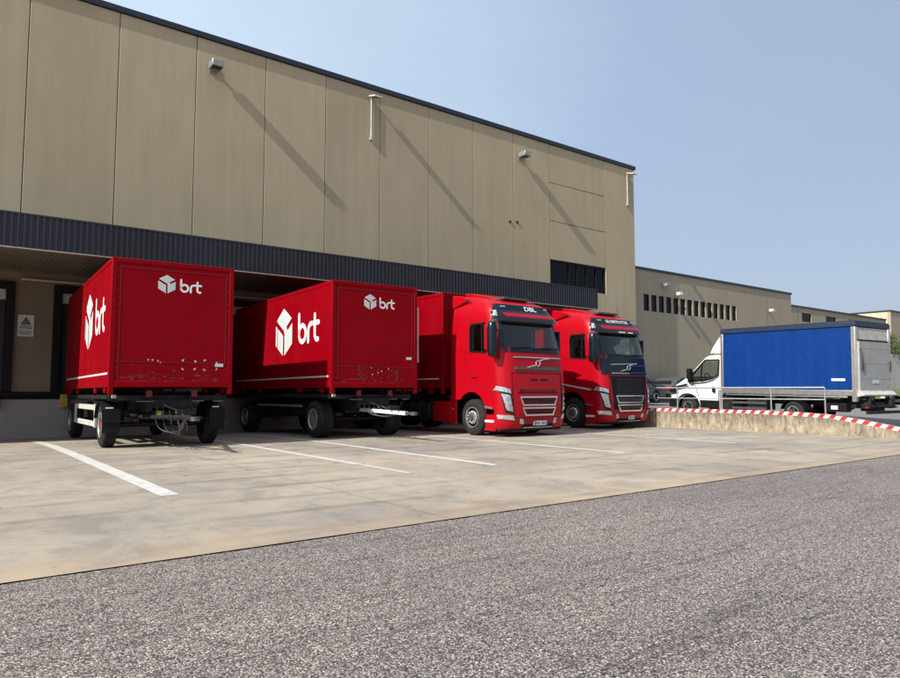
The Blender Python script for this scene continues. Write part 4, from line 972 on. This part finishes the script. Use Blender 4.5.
        ar = mb.build('mirror_arm', M['black'], e)
        mb = MB(); pr = [(X(.06), .22), (X(.10), .16), (X(.24), .15), (X(.31), .22), (X(.31), .34), (X(.08), .36)]
        vs = []; lv = [(2.12, .55), (2.18, .85), (2.35, 1), (2.85, 1), (3.0, .88), (3.06, .6)]
        cxm = sum(p[0] for p in pr)/6; cym = sum(p[1] for p in pr)/6
        for z, k in lv: vs += [(cxm+(p[0]-cxm)*k, cym+(p[1]-cym)*k, z) for p in pr]
        fs = [tuple(range(6)), tuple(30+i for i in range(6))]
        for j in range(5):
            for i in range(6): fs.append((6*j+i, 6*j+(i+1) % 6, 6*j+6+(i+1) % 6, 6*j+6+i))
        mb.add(vs, fs); mh = mb.build('mirror', M['navy'], e, ang=50)
        mb = MB(); mb.box(min(X(.085), X(.12)), max(X(.085), X(.12)), .355, .372, 2.25, 2.95); mb.box(min(X(.12), X(.28)), max(X(.12), X(.28)), .352, .358, 2.25, 2.95, 1); mb.build('mirror_glass', [M['black'], M['chrome']], mh)
        # second housing (wide angle) with red cover just behind
        mb = MB(); mb.box(min(X(.03), X(.20)), max(X(.03), X(.20)), .42, .62, 2.30, 3.02); mb.build('mirror_cover', body_red if s == 1 else M['navy'], e, bevel=.05)
        mb = MB(); mb.box(min(X(.05), X(.24)), max(X(.05), X(.24)), .17, .36, 3.03, 3.10); mb.build('mirror_cap', M['rimdark'], mh, bevel=.02)
    # roof fairing + antennas + roof rail
    mb = MB()
    pr = [(.9, 3.76), (1.35, 3.92), (1.9, 4.04), (2.28, 4.08), (2.28, 3.7), (1.2, 3.6)]
    mb.prism(pr, 'x', .52, 1.98); mb.prism([(1.5, 3.80), (1.9, 3.93), (2.30, 3.98), (2.34, 3.96), (2.34, 3.6), (2.27, 3.6)], 'x', .08, .13); mb.prism([(1.5, 3.80), (1.9, 3.93), (2.30, 3.98), (2.34, 3.96), (2.34, 3.6), (2.27, 3.6)], 'x', 2.37, 2.42)
    mb.build('roof_fairing', body_red, e, bevel=.03)
    mb = MB(); mb.box(.75, 1.75, .85, 1.25, 3.80, 3.865); mb.build('roof_hatch', M['rimdark'], e, bevel=.01)
    for x, y in ((.55, 1.15), (1.95, .95)):
        mb = MB(); mb.tube([(x, y, 3.78), (x-.03, y+.1, 4.15)], .006, 5); mb.build('antenna', M['black'], e)
    # running gear
    wheel(e, .03, 1.38, .5, .5, .30, -1, 'steer'); wheel(e, 2.47, 1.38, .5, .5, .30, 1, 'steer')
    for y in (6.3, 7.6):
        for x, s in ((.0, -1), (2.5, 1)): wheel(e, x, y, .46, .5, .26, s, 'trailer', dual=True)
    mb = MB()
    for x in (.80, 1.62): mb.box(x, x+.09, 1.0, 9.8, .72, 1.02)
    for y in (2.4, 4.2, 6, 8, 9.6): mb.box(.05, 2.45, y, y+.12, 1.0, 1.12)
    mb.tube([(.3, 1.38, .5), (2.2, 1.38, .5)], .07, 10); mb.box(.4, 2.1, .3, 1.0, .3, .75); mb.box(.7, 1.8, .8, 2.2, .35, 1.0)
    mb.build('chassis', M['chassis'], e, bevel=.01)
    mb = MB(); mb.box(.02, .08, 2.08, 2.36, .28, 1.08); mb.box(.02, .08, 2.36, 3.2, .34, .92); mb.box(2.42, 2.48, 2.1, 3.2, .34, .92); mb.each('side_skirt', body_red, e, bevel=.015)
    mb = MB(); mb.box(.012, .02, 2.18, 2.26, .70, .74); mb.build('side_lamp', M['amber'], e)
    mb = MB()
    for y in (3.3, 4.25): mb.lathe([(0, .30), (.03, .33), (.85, .33), (.88, .30)], (.38, y, .66), 'y', 20)
    for y in (3.45, 3.95, 4.4, 4.9): mb.lathe([(0, .34), (.05, .34)], (.38, y, .66), 'y', 20, 1)
    mb.build('fuel_tank', [M['chassis'], M['rimdark']], e)
    mb = MB(); mb.tube([(.03, 4.9, .9), (-.02, 4.95, .7), (.03, 5.1, .5), (.05, 5.3, .75)], .02, 6); mb.build('air_line', M['galv'], e)
    box_shell(e, 7.4, 1.14, 4.13, x0=-.025, y0=2.66, logo=False)
    return e
truck((12.09, 13.44, 0), .0, 'red box truck with red grille standing between the silver-drawbar trailer and the black-grilled truck', False, '')
truck((17.08, 14.3, 0), -.01, 'red box truck with black grille and dark blue front panel beside the low striped wall', True, '')

# ------------------------------------------------------------------ white van with blue curtain body
# local frame: x 0..2.25 (left side at 0), rear at y=0, front at +y, z 0 = ground
VN = empty('delivery_truck', (23.96, 9.71, .10), -.092, .016); tag(VN, 'white cab light truck with blue curtain sides and tail lift behind the low wall', 'truck')
H = 3.42; LB = 5.06; zb = 1.02
def vb(mb, name, m, **k): return mb.each(name, m, VN, **k) if name in ('corner_post', 'tail_lamp', 'latch', 'side_cladding') else mb.build(name, m, VN, **k)
mb = MB(); mb.box(.03, 2.22, .02, LB-.02, zb, zb+.12); fl = vb(mb, 'load_bed', M['alu'])
mb = MB()
n = 40; vs = []
for i in range(n+1):
    y = .16 + (LB-.34)*i/n; dx = .006*math.sin(i*1.9)+.004*math.sin(i*.7)
    for z in (zb+.12, zb+.30, zb+1.2, H-.22): vs.append((.012+dx*(1.6 if z < zb+.4 else .6), y, z))
fs = [(4*i+k, 4*i+4+k, 4*i+5+k, 4*i+k+1) for i in range(n) for k in range(3)]
mb.add(vs, fs); mb.box(.03, 2.22, .17, LB-.1, zb+.12, H-.2); vb(mb, 'side_curtain', M['bluetarp'], ang=60)
mb = MB(); mb.box(2.222, 2.24, .16, LB-.18, zb+.12, H-.22); vb(mb, 'side_curtain', M['bluetarp'])
mb = MB(); mb.box(-.01, 2.26, .0, LB, H-.20, H-.04); mb.box(.03, 2.22, .03, LB-.03, H-.04, H); vb(mb, 'roof', M['darkblue'], bevel=.02)
mb = MB(); mb.box(-.008, .02, .14, LB-.12, zb-.06, zb+.115)
for k in range(9): mb.bar((.0, .5+k*.53, zb-.03), (.0, .58+k*.53, zb-.12), .02)
mb.box(.0, .05, .3, LB-.2, zb-.13, zb-.085); vb(mb, 'side_rail', M['alu'], bevel=.006)
mb = MB(); mb.box(-.012, .14, .0, .14, zb-.25, H-.21); mb.box(2.11, 2.262, .0, .14, zb-.25, H-.21); mb.box(-.01, .08, LB-.12, LB, zb-.1, H-.21); mb.box(2.17, 2.26, LB-.12, LB, zb-.1, H-.21); vb(mb, 'corner_post', M['alu'], bevel=.01)
mb = MB(); mb.box(.14, 2.11, .03, .10, H-.62, H-.22); vb(mb, 'rear_header', M['whiteold'], bevel=.01)
mb = MB(); mb.box(.14, 2.11, .0, .03, H-.66, H-.63); vb(mb, 'header_trim', M['black'])
mb = MB(); mb.box(.12, 2.13, -.06, .0, zb+.12, H-.68); 
for k in range(3): mb.box(.14, 2.11, -.065, -.06, zb+.5+k*.5, zb+.505+k*.5)
tl = vb(mb, 'tail_lift_platform', M['greytarp'], bevel=.01)
mb = MB(); mb.box(.06, 2.19, -.09, .0, zb-.08, zb+.12); mb.prism([(-.09, zb+.1), (-.09, zb-.05), (-.20, zb-.05), (-.21, zb-.02)], 'x', .08, 2.17); vb(mb, 'tail_lift_lip', M['whiteold'], bevel=.006)
mb = MB(); mb.box(.9, 1.3, -.072, -.066, zb+.35, zb+.47); vb(mb, 'maker_badge', M['decalgrey'])
mb = MB(); mb.box(.18, .30, -.10, -.062, H-1.62, H-1.28); mb.box(1.98, 2.08, -.10, -.062, H-1.62, H-1.3); mb.tube([(.16, -.08, H-.9), (.24, -.09, H-1.35)], .02, 6); vb(mb, 'latch', M['rimdark'])
mb = MB(); mb.box(.35, .55, -.25, .5, .55, .85); mb.box(1.7, 1.9, -.25, .5, .55, .85); mb.tube([(.3, -.2, .62), (1.95, -.2, .62)], .06, 10); mb.bar((.45, -.28, .9), (.55, .55, .5), .1); mb.bar((1.8, -.28, .9), (1.7, .55, .5), .1); mb.box(.1, 2.15, -.3, -.22, .38, .48)
mb.box(.8, 1.45, -.15, .3, .45, .75); mb.bar((.3, -.35, .86), (1.1, -.1, .45), .05); vb(mb, 'tail_lift_frame', M['chassis'], bevel=.01)
mb = MB(); mb.box(.12, .26, -.235, -.20, .56, .62); mb.box(1.99, 2.13, -.235, -.20, .56, .62); vb(mb, 'tail_lamp', M['tail'])
mb = MB(); mb.box(.02, .34, .35, 1.1, .42, .70); bx = vb(mb, 'battery_box', M['black'], bevel=.02)
mb = MB(); mb.box(.008, .018, .62, .84, .50, .62); mb.build('box_label', M['decal'], VN)
mb = MB(); mb.box(.004, .011, .35, .80, zb+.42, zb+.50)
pb = mb.build('curtain_label', M['decal'], VN); pb.location = (-.012, 0, 0)
mb = MB(); mb.box(.75, .85, .2, 7.0, .6, .82); mb.box(1.4, 1.5, .2, 7.0, .6, .82)
for y in (.5, 1.6, 2.8, 4.0, 4.9): mb.box(.1, 2.15, y, y+.08, .84, 1.0)
mb.box(.1, 2.1, 4.6, 5.1, .3, .9); mb.tube([(.3, 2.2, .36), (1.95, 2.2, .36)], .05, 8); mb.box(.1, .6, 3.2, 4.0, .38, .75); vb(mb, 'chassis', M['chassis'])
mb = MB(); mb.bar((.05, 3.2, .62), (.05, 4.6, .62), .03, .08); mb.bar((.05, 3.2, .42), (.05, 4.6, .42), .03, .08); vb(mb, 'side_guard', M['rimdark'])
mb = MB(); n = 10; vs = []
for i in range(n+1):
    a = R(10+160*i/n)
    for xx, r_ in ((.02, .44), (.5, .44), (.5, .455), (.02, .455)): vs.append((xx, 2.2-math.cos(a)*r_, .36+math.sin(a)*r_))
mb.add(vs, [(4*i+k, 4*i+(k+1) % 4, 4*i+4+(k+1) % 4, 4*i+4+k) for i in range(n) for k in range(4)]); vb(mb, 'mudguard', M['black'])
for x, s in ((.04, -1), (2.21, 1)): wheel(VN, x, 2.2, .36, .36, .2, s, 'small', dual=True)
for x, s in ((.14, -1), (2.11, 1)): wheel(VN, x, 6.72, .38, .38, .22, s, 'small')
van_mark = set(VN.children)
# cab: side profile extruded with tumblehome
prof = [(5.12, .42), (5.12, 2.30), (5.35, 2.38), (5.75, 2.34), (5.95, 2.26), (6.62, 1.56), (6.75, 1.50), (7.25, 1.22), (7.38, 1.02), (7.42, .70), (7.36, .38), (7.0, .30)]
def cabx(z, y): return .13 + .16*max(0, (z-1.35))/1.0 + .10*max(0, y-6.9)/.5
vs = [(cabx(z, y), y, z) for y, z in prof] + [(2.25-cabx(z, y), y, z) for y, z in prof]; n = len(prof)
# subdivided shell: sections across the width so bonnet and roof are rounded
mb = MB(); secs = []
for t in (0, .04, .12, .5, .88, .96, 1):
    sec = []
    for y, z in prof:
        x0 = cabx(z, y); x1 = 2.25-x0; k = {0: 1, .04: .4, .12: .12, .5: 0, .88: .12, .96: .4, 1: 1}[t]
        dz = -.05*k if z > .9 else 0; dy = -.06*k if y > 5.9 else 0
        sec.append((x0+(x1-x0)*t, y+dy, z+dz))
    secs.append(sec)
vs = [p for s_ in secs for p in s_]; fs = []
for j in range(len(secs)-1):
    for i in range(n): fs.append((j*n+i, j*n+(i+1) % n, (j+1)*n+(i+1) % n, (j+1)*n+i))
fs += [tuple(range(n)), tuple((len(secs)-1)*n+i for i in range(n))[::-1]]
mb.add(vs, fs); vc = vb(mb, 'cab', [M['white'], M['black'], M['cabin']])
k1 = MB(); k1.box(.30, 1.95, 5.25, 6.55, 1.20, 2.20, 2)
SW = [(5.30, 1.62), (5.30, 2.16), (5.86, 2.16), (6.50, 1.50), (6.52, 1.36), (5.85, 1.40), (5.50, 1.48)]
k2 = MB(); k2.prism(SW, 'x', -.1, .45, 2); k3 = MB(); k3.prism(SW, 'x', 1.8, 2.4, 2)
k4 = MB(); k4.prism([(6.02, 2.08), (6.4, 2.4), (7.0, 1.8), (6.50, 1.56)], 'x', .38, 1.87, 2)
k5 = MB(); k5.lathe([(-.1, .46), (.5, .46)], (0, 6.55, .38), 'x', 32, 1); k6 = MB(); k6.lathe([(1.75, .46), (2.5, .46)], (0, 6.55, .38), 'x', 32, 1)
cut(vc, [k1, k2, k3, k4, k5, k6])
for s in (0, 1):
    mb = MB(); f = (lambda x: 2.25-x) if s else (lambda x: x)
    mb.add([(f(cabx(z, y)+.02), y, z) for y, z in SW], [tuple(range(len(SW)))]); vb(mb, 'side_window', M['glass'])
    mb = MB()
    for p, q in zip(SW, SW[1:]+SW[:1]): mb.bar((f(cabx(p[1], p[0])-.002), *p), (f(cabx(q[1], q[0])-.002), *q), .045)
    mb.bar((f(cabx(1.4, 6)-.002), 5.98, 1.40), (f(cabx(2.0, 6)), 5.98, 2.04), .04); vb(mb, 'window_frame', M['black'])
    mb = MB(); a, c = sorted((f(.09), f(-.12))); mb.box(a, c, 6.28, 6.42, 1.45, 1.85); mb.bar((f(.12), 6.3, 1.5), (f(0), 6.34, 1.55), .05); vb(mb, 'mirror', M['black'], bevel=.03)
    mb = MB(); a, c = sorted((f(.12), f(.095))); mb.box(a, c, 5.38, 5.50, .98, 1.20); vb(mb, 'door_handle', M['black'], bevel=.02)
    mb = MB(); a, c = sorted((f(.135), f(.105))); mb.box(a, c, 5.13, 6.02, .56, .66); mb.box(a, c, 6.98, 7.30, .34, .72); mb.box(a, c, 5.14, 6.0, .36, .555); vb(mb, 'side_cladding', M['black'], bevel=.01)
    mb = MB(); a, c = sorted((f(.20), f(.115))); mb.prism([(7.02, .95), (7.36, .92), (7.30, 1.14), (7.08, 1.20)], 'x', a, c); vb(mb, 'headlight', M['black'])
    mb = MB(); mb.bar((f(.128), 5.26, .55), (f(.128), 5.26, 2.2), .012); mb.bar((f(.128), 6.08, .8), (f(.128), 6.25, 1.3), .012); vb(mb, 'shut_line', M['rimdark'])
    mb = MB(); a, c = sorted((f(.125), f(.10))); mb.prism([(6.55, 1.30), (7.22, 1.17), (7.25, 1.10), (7.05, 1.12), (6.55, 1.22)], 'x', a, c); vb(mb, 'bonnet_seam', M['black'])
    n = 12; mb = MB(); vs = []
    for i in range(n+1):
        an = R(0+180*i/n)
        for xx, r_ in ((f(.105), .46), (f(.14), .46), (f(.14), .52), (f(.105), .52)): vs.append((xx, 6.55-math.cos(an)*r_, .40+math.sin(an)*r_))
    mb.add(vs, [(4*i+k, 4*i+(k+1) % 4, 4*i+4+(k+1) % 4, 4*i+4+k) for i in range(n) for k in range(4)]); vb(mb, 'wheel_arch', M['black'])
mb = MB(); mb.add([(.37, 6.0, 2.12), (1.88, 6.0, 2.12), (1.90, 6.56, 1.54), (.35, 6.56, 1.54)], [(0, 1, 2, 3)]); vb(mb, 'windscreen', M['glass'])
mb = MB(); mb.box(.2, 2.05, 7.34, 7.45, .34, .70); vb(mb, 'bumper', M['black'], bevel=.03)
for x in (.45, 1.25):
    mb = MB(); mb.box(x, x+.48, 5.45, 5.9, 1.21, 1.3); mb.box(x, x+.48, 5.32, 5.44, 1.25, 1.85); mb.box(x+.12, x+.36, 5.33, 5.42, 1.87, 2.05); vb(mb, 'seat', M['cabin'], bevel=.03)
mb = MB(); mb.box(.3, 1.95, 6.2, 6.5, 1.21, 1.42); mb.tube([(.72+math.cos(t)*.18, 6.08+math.sin(t)*.07, 1.52+math.sin(t)*.16) for t in [2*math.pi*i/20 for i in range(21)]], .016, 6); vb(mb, 'dashboard', M['black'])
# roof air deflector: curved shell
mb = MB(); pr = [(5.16, 2.36), (5.16, 3.18), (5.30, 3.05), (5.48, 2.85), (5.66, 2.60), (5.76, 2.40)]
mb.prism(pr, 'x', .40, 1.85); mb.prism([(5.16, 2.36), (5.16, 2.62), (5.70, 2.40)], 'x', .24, .39); mb.prism([(5.16, 2.36), (5.16, 2.62), (5.70, 2.40)], 'x', 1.86, 2.01); vb(mb, 'roof_deflector', M['white'], bevel=.04)

for o in VN.children:
    if o in van_mark or o.type != 'MESH': continue
    for v in o.data.vertices:
        v.co.y = 5.12+(v.co.y-5.12)*1.12
        if v.co.z > 1.2: v.co.z = 1.2+(v.co.z-1.2)*1.09

# ------------------------------------------------------------------ parked cars
def car(loc, rz, label, paint, suv=True):
    e = empty('parked_car', loc, rz); tag(e, label, 'car', 'cars parked beyond the low wall')
    h = 1.62 if suv else 1.45; L_ = 4.3
    prof = [(0, .35), (-.02, .75), (.12, .98), (.95, 1.06), (1.55, h-.06), (1.9, h), (3.2, h-.02), (3.9, h-.28), (4.22, 1.0), (4.3, .7), (4.25, .35)]
    secs = []; n = len(prof)
    for t, kz, ks in ((0, .06, 0), (.06, .02, 0), (.2, 0, 0), (.8, 0, 0), (.94, .02, 0), (1, .06, 0)):
        sec = []
        for y, z in prof:
            ins = .22*max(0, z-.98)/.6 + .05*(1 if y < .05 or y > 4.2 else 0); sec.append((ins+(1.8-2*ins)*t, y, z-(kz if z > .9 else 0)))
        secs.append(sec)
    mb = MB(); vs = [p for s_ in secs for p in s_]; fs = []
    for j in range(len(secs)-1):
        for i in range(n): fs.append((j*n+i, j*n+(i+1) % n, (j+1)*n+(i+1) % n, (j+1)*n+i))
    fs += [tuple(range(n)), tuple((len(secs)-1)*n+i for i in range(n))[::-1]]
    mb.add(vs, fs); body = mb.build('body', [paint, M['black']], e)
    cs = []
    for y in (.85, 3.45):
        for x0 in (-.1, 1.55): c = MB(); c.lathe([(0, .37), (.35, .37)], (x0, y, .34), 'x', 24, 1); cs.append(c)
    cut(body, cs)
    SWc = [(1.25, 1.08), (1.66, h-.12), (2.1, h-.09), (3.2, h-.11), (3.72, h-.3), (3.75, 1.1)]
    for s in (0, 1):
        mb = MB(); f = (lambda x: 1.8-x) if s else (lambda x: x)
        mb.add([(f(.22*max(0, z-.98)/.6-.006), y, z) for y, z in SWc], [tuple(range(len(SWc)))]); mb.build('side_window', M['navy'], e, smooth=False)
        mb = MB(); a, c = sorted((f(-.01), f(.02))); mb.box(a, c, .45+.85-.0, 3.05, .28, .42); mb.build('sill', M['black'], e)
        mb = MB(); a, c = sorted((f(-.16), f(.02))); mb.box(a, c, 1.38, 1.5, 1.05, 1.18); mb.build('mirror', M['black'], e, bevel=.03)
        for nm, y, m_ in (('headlight', -.03, M['lamp']), ('tail_lamp', 4.24, M['tail'])):
            mb = MB(); a, c = sorted((f(.08), f(.42))); mb.box(a, c, y, y+.12, .70, .86); mb.build(nm, m_, e, bevel=.02)
        for y in (.85, 3.45): wheel(e, .02 if s == 0 else 1.78, y, .34, .34, .2, -1 if s == 0 else 1, 'small')
    mb = MB(); mb.add([(.16, 1.02, 1.09), (1.64, 1.02, 1.09), (1.5, 1.52, h-.10), (.3, 1.52, h-.10)], [(0, 1, 2, 3)]); mb.add([(.3, 3.88, h-.26), (1.5, 3.88, h-.26), (1.6, 4.18, 1.06), (.2, 4.18, 1.06)], [(0, 1, 2, 3)])
    for i in range(len(mb.v)): x, y, z = mb.v[i]; mb.v[i] = (x, y+(-.03 if y < 2 else .03), z+.02)
    mb.build('windscreen', M['navy'], e, smooth=False)
    mb = MB(); mb.box(.5, 1.3, -.05, -.0, .42, .52); mb.build('licence_plate', M['plate'], e)
    return e
car((31.7, 22.3, .55), R(90), 'dark blue car parked nearest beyond the black-grilled truck', M['carblue'])
car((36.4, 22.2, .55), R(90), 'dark grey car parked between the dark blue car and the white truck cab', M['cargrey'], False)

# ------------------------------------------------------------------ right edge: bank, retaining wall, bushes
def bank(x, y): return .06 + max(0, min(1.4, (y-19.5)*.5)) if x > 59 else .06
sheet('grass_bank', [59.5, 60, 66, 72], [17.5, 19.5, 21, 22.3, 26.2], lambda x, y: .07 + max(0, min(1.3, (y-19.5)*.46)), M['grass'])
mb = MB(); mb.box(-6, 6, 0, .3, .6, 4.15); 
for k in range(1, 6): mb.box(-6+k*2-.012, -6+k*2+.012, -.004, -.001, .7, 4.1, 1)
o = mb.build('retaining_wall', [M['whiteold'], M['trim']]); o.location = (66.2, 22.3, 0); tag(o, 'pale retaining wall behind the grass bank at the right edge', 'wall')
def bush(x, y, z, r, h, label, m):
    e = empty('bush', (x, y, z)); tag(e, label, 'bush', 'bushes above the retaining wall'); rnd = random.Random(int(x*10))
    mb = MB()
    for k in range(7):
        a = rnd.uniform(0, 6.28); mb.tube([(0, 0, 0), (math.cos(a)*r*.3, math.sin(a)*r*.3, h*.4), (math.cos(a)*r*.6, math.sin(a)*r*.6, h*.8)], .03, 5, 0, .01)
    mb.build('stem', M['bark'], e)
    mb = MB()
    cl = [(rnd.uniform(-.7, .7)*r, rnd.uniform(-.7, .7)*r, rnd.uniform(.25, .85)*h, rnd.uniform(.3, .5)*r) for _ in range(14)]
    for i in range(2600):
        c = rnd.choice(cl); d = Vector((rnd.gauss(0, 1), rnd.gauss(0, 1), rnd.gauss(0, 1))).normalized()*c[3]*rnd.uniform(.6, 1.05)
        p = Vector(c[:3])+d; s = rnd.uniform(.05, .10); a = Vector((rnd.gauss(0, 1), rnd.gauss(0, 1), rnd.gauss(0, 1))).normalized(); b_ = a.cross(d).normalized()
        mb.add([p-a*s, p+b_*s*.6, p+a*s, p-b_*s*.6], [(0, 1, 2, 3)])
    mb.build('foliage', m, e, smooth=False)
bush(63.2, 23.6, 2.9, 1.6, 3.3, 'green bush above the left end of the pale retaining wall', M['leaf'])
bush(65.6, 23.7, 2.9, 1.7, 3.1, 'green bush in the middle above the pale retaining wall', M['leaf'])
bush(68.4, 23.6, 2.9, 1.5, 2.2, 'dry brown bush above the right end of the pale retaining wall', M['leafdry'])
mb = MB(); mb.box(60.2, 72.2, 22.6, 26.2, .5, 3.0); o = mb.build('terrace', M['grass']); o['kind'] = 'structure'

# ------------------------------------------------------------------ camera, light, sky
f_px = 687.5; pitch = math.atan(51/f_px); az = R(52.55)
cam = bpy.data.cameras.new('camera'); co = bpy.data.objects.new('camera', cam); COL.objects.link(co); SC.camera = co
cam.sensor_width = 36; cam.lens = f_px/900*36; cam.clip_end = 5000; cam.clip_start = .05
co.location = (0, 0, 1.25); co.rotation_euler = (R(90)+pitch, 0, az-R(90))
d = Vector((2.51, .27, -2.0)).normalized()
sl = bpy.data.lights.new('sun', 'SUN'); so = bpy.data.objects.new('sun', sl); COL.objects.link(so)
sl.energy = 5.0; sl.angle = R(.53); sl.color = (1, .955, .88); so.rotation_euler = d.to_track_quat('-Z', 'Y').to_euler(); so.location = (-30, -5, 30)
w = bpy.data.worlds.new('World'); SC.world = w; w.use_nodes = True; N = w.node_tree.nodes; L = w.node_tree.links; N.clear()
out = N.new('ShaderNodeOutputWorld'); bg = N.new('ShaderNodeBackground'); sky = N.new('ShaderNodeTexSky'); sky.sky_type = 'NISHITA'; sky.sun_disc = False
el = math.asin(-d.z); sky.sun_elevation = el; sky.sun_rotation = math.atan2(-d.x, -d.y); sky.altitude = 100; sky.air_density = 1.0; sky.dust_density = 2.5; sky.ozone_density = 1.2
bg.inputs['Strength'].default_value = .12; L.new(sky.outputs[0], bg.inputs['Color'])
# thin high haze over the blue sky, brighter towards one side
tg = N.new('ShaderNodeTexCoord'); dt = N.new('ShaderNodeVectorMath'); dt.operation = 'DOT_PRODUCT'; dt.inputs[1].default_value = (-.72, .55, .42)
L.new(tg.outputs['Generated'], dt.inputs[0]); nzs = nz(N, L, mapping(N, L, tg.outputs['Generated'], (1, 1, 2.6)).outputs[0], 1.9, 7, .55, .4)
am_ = N.new('ShaderNodeMath'); am_.operation = 'MULTIPLY_ADD'; L.new(nzs.outputs['Fac'], am_.inputs[0]); am_.inputs[1].default_value = .42; L.new(dt.outputs['Value'], am_.inputs[2])
mrs = N.new('ShaderNodeMapRange'); L.new(am_.outputs[0], mrs.inputs['Value']); mrs.inputs['From Min'].default_value = -.30; mrs.inputs['From Max'].default_value = .70
rs = ramp(N, L, mrs.outputs['Result'], [(0, (.325, .37, .465)), (.45, (.36, .445, .595)), (1, (.60, .73, .86))])
bh = N.new('ShaderNodeBackground'); bh.inputs['Strength'].default_value = 1; L.new(rs.outputs['Color'], bh.inputs['Color'])
ms = N.new('ShaderNodeMixShader'); ms.inputs['Fac'].default_value = .75; L.new(bg.outputs[0], ms.inputs[1]); L.new(bh.outputs[0], ms.inputs[2]); L.new(ms.outputs[0], out.inputs['Surface'])
SC.view_settings.view_transform = 'Standard'; SC.view_settings.look = 'None'; SC.view_settings.gamma = 1; SC.view_settings.exposure = .4
SC.cycles.max_bounces = 8; SC.cycles.transparent_max_bounces = 12
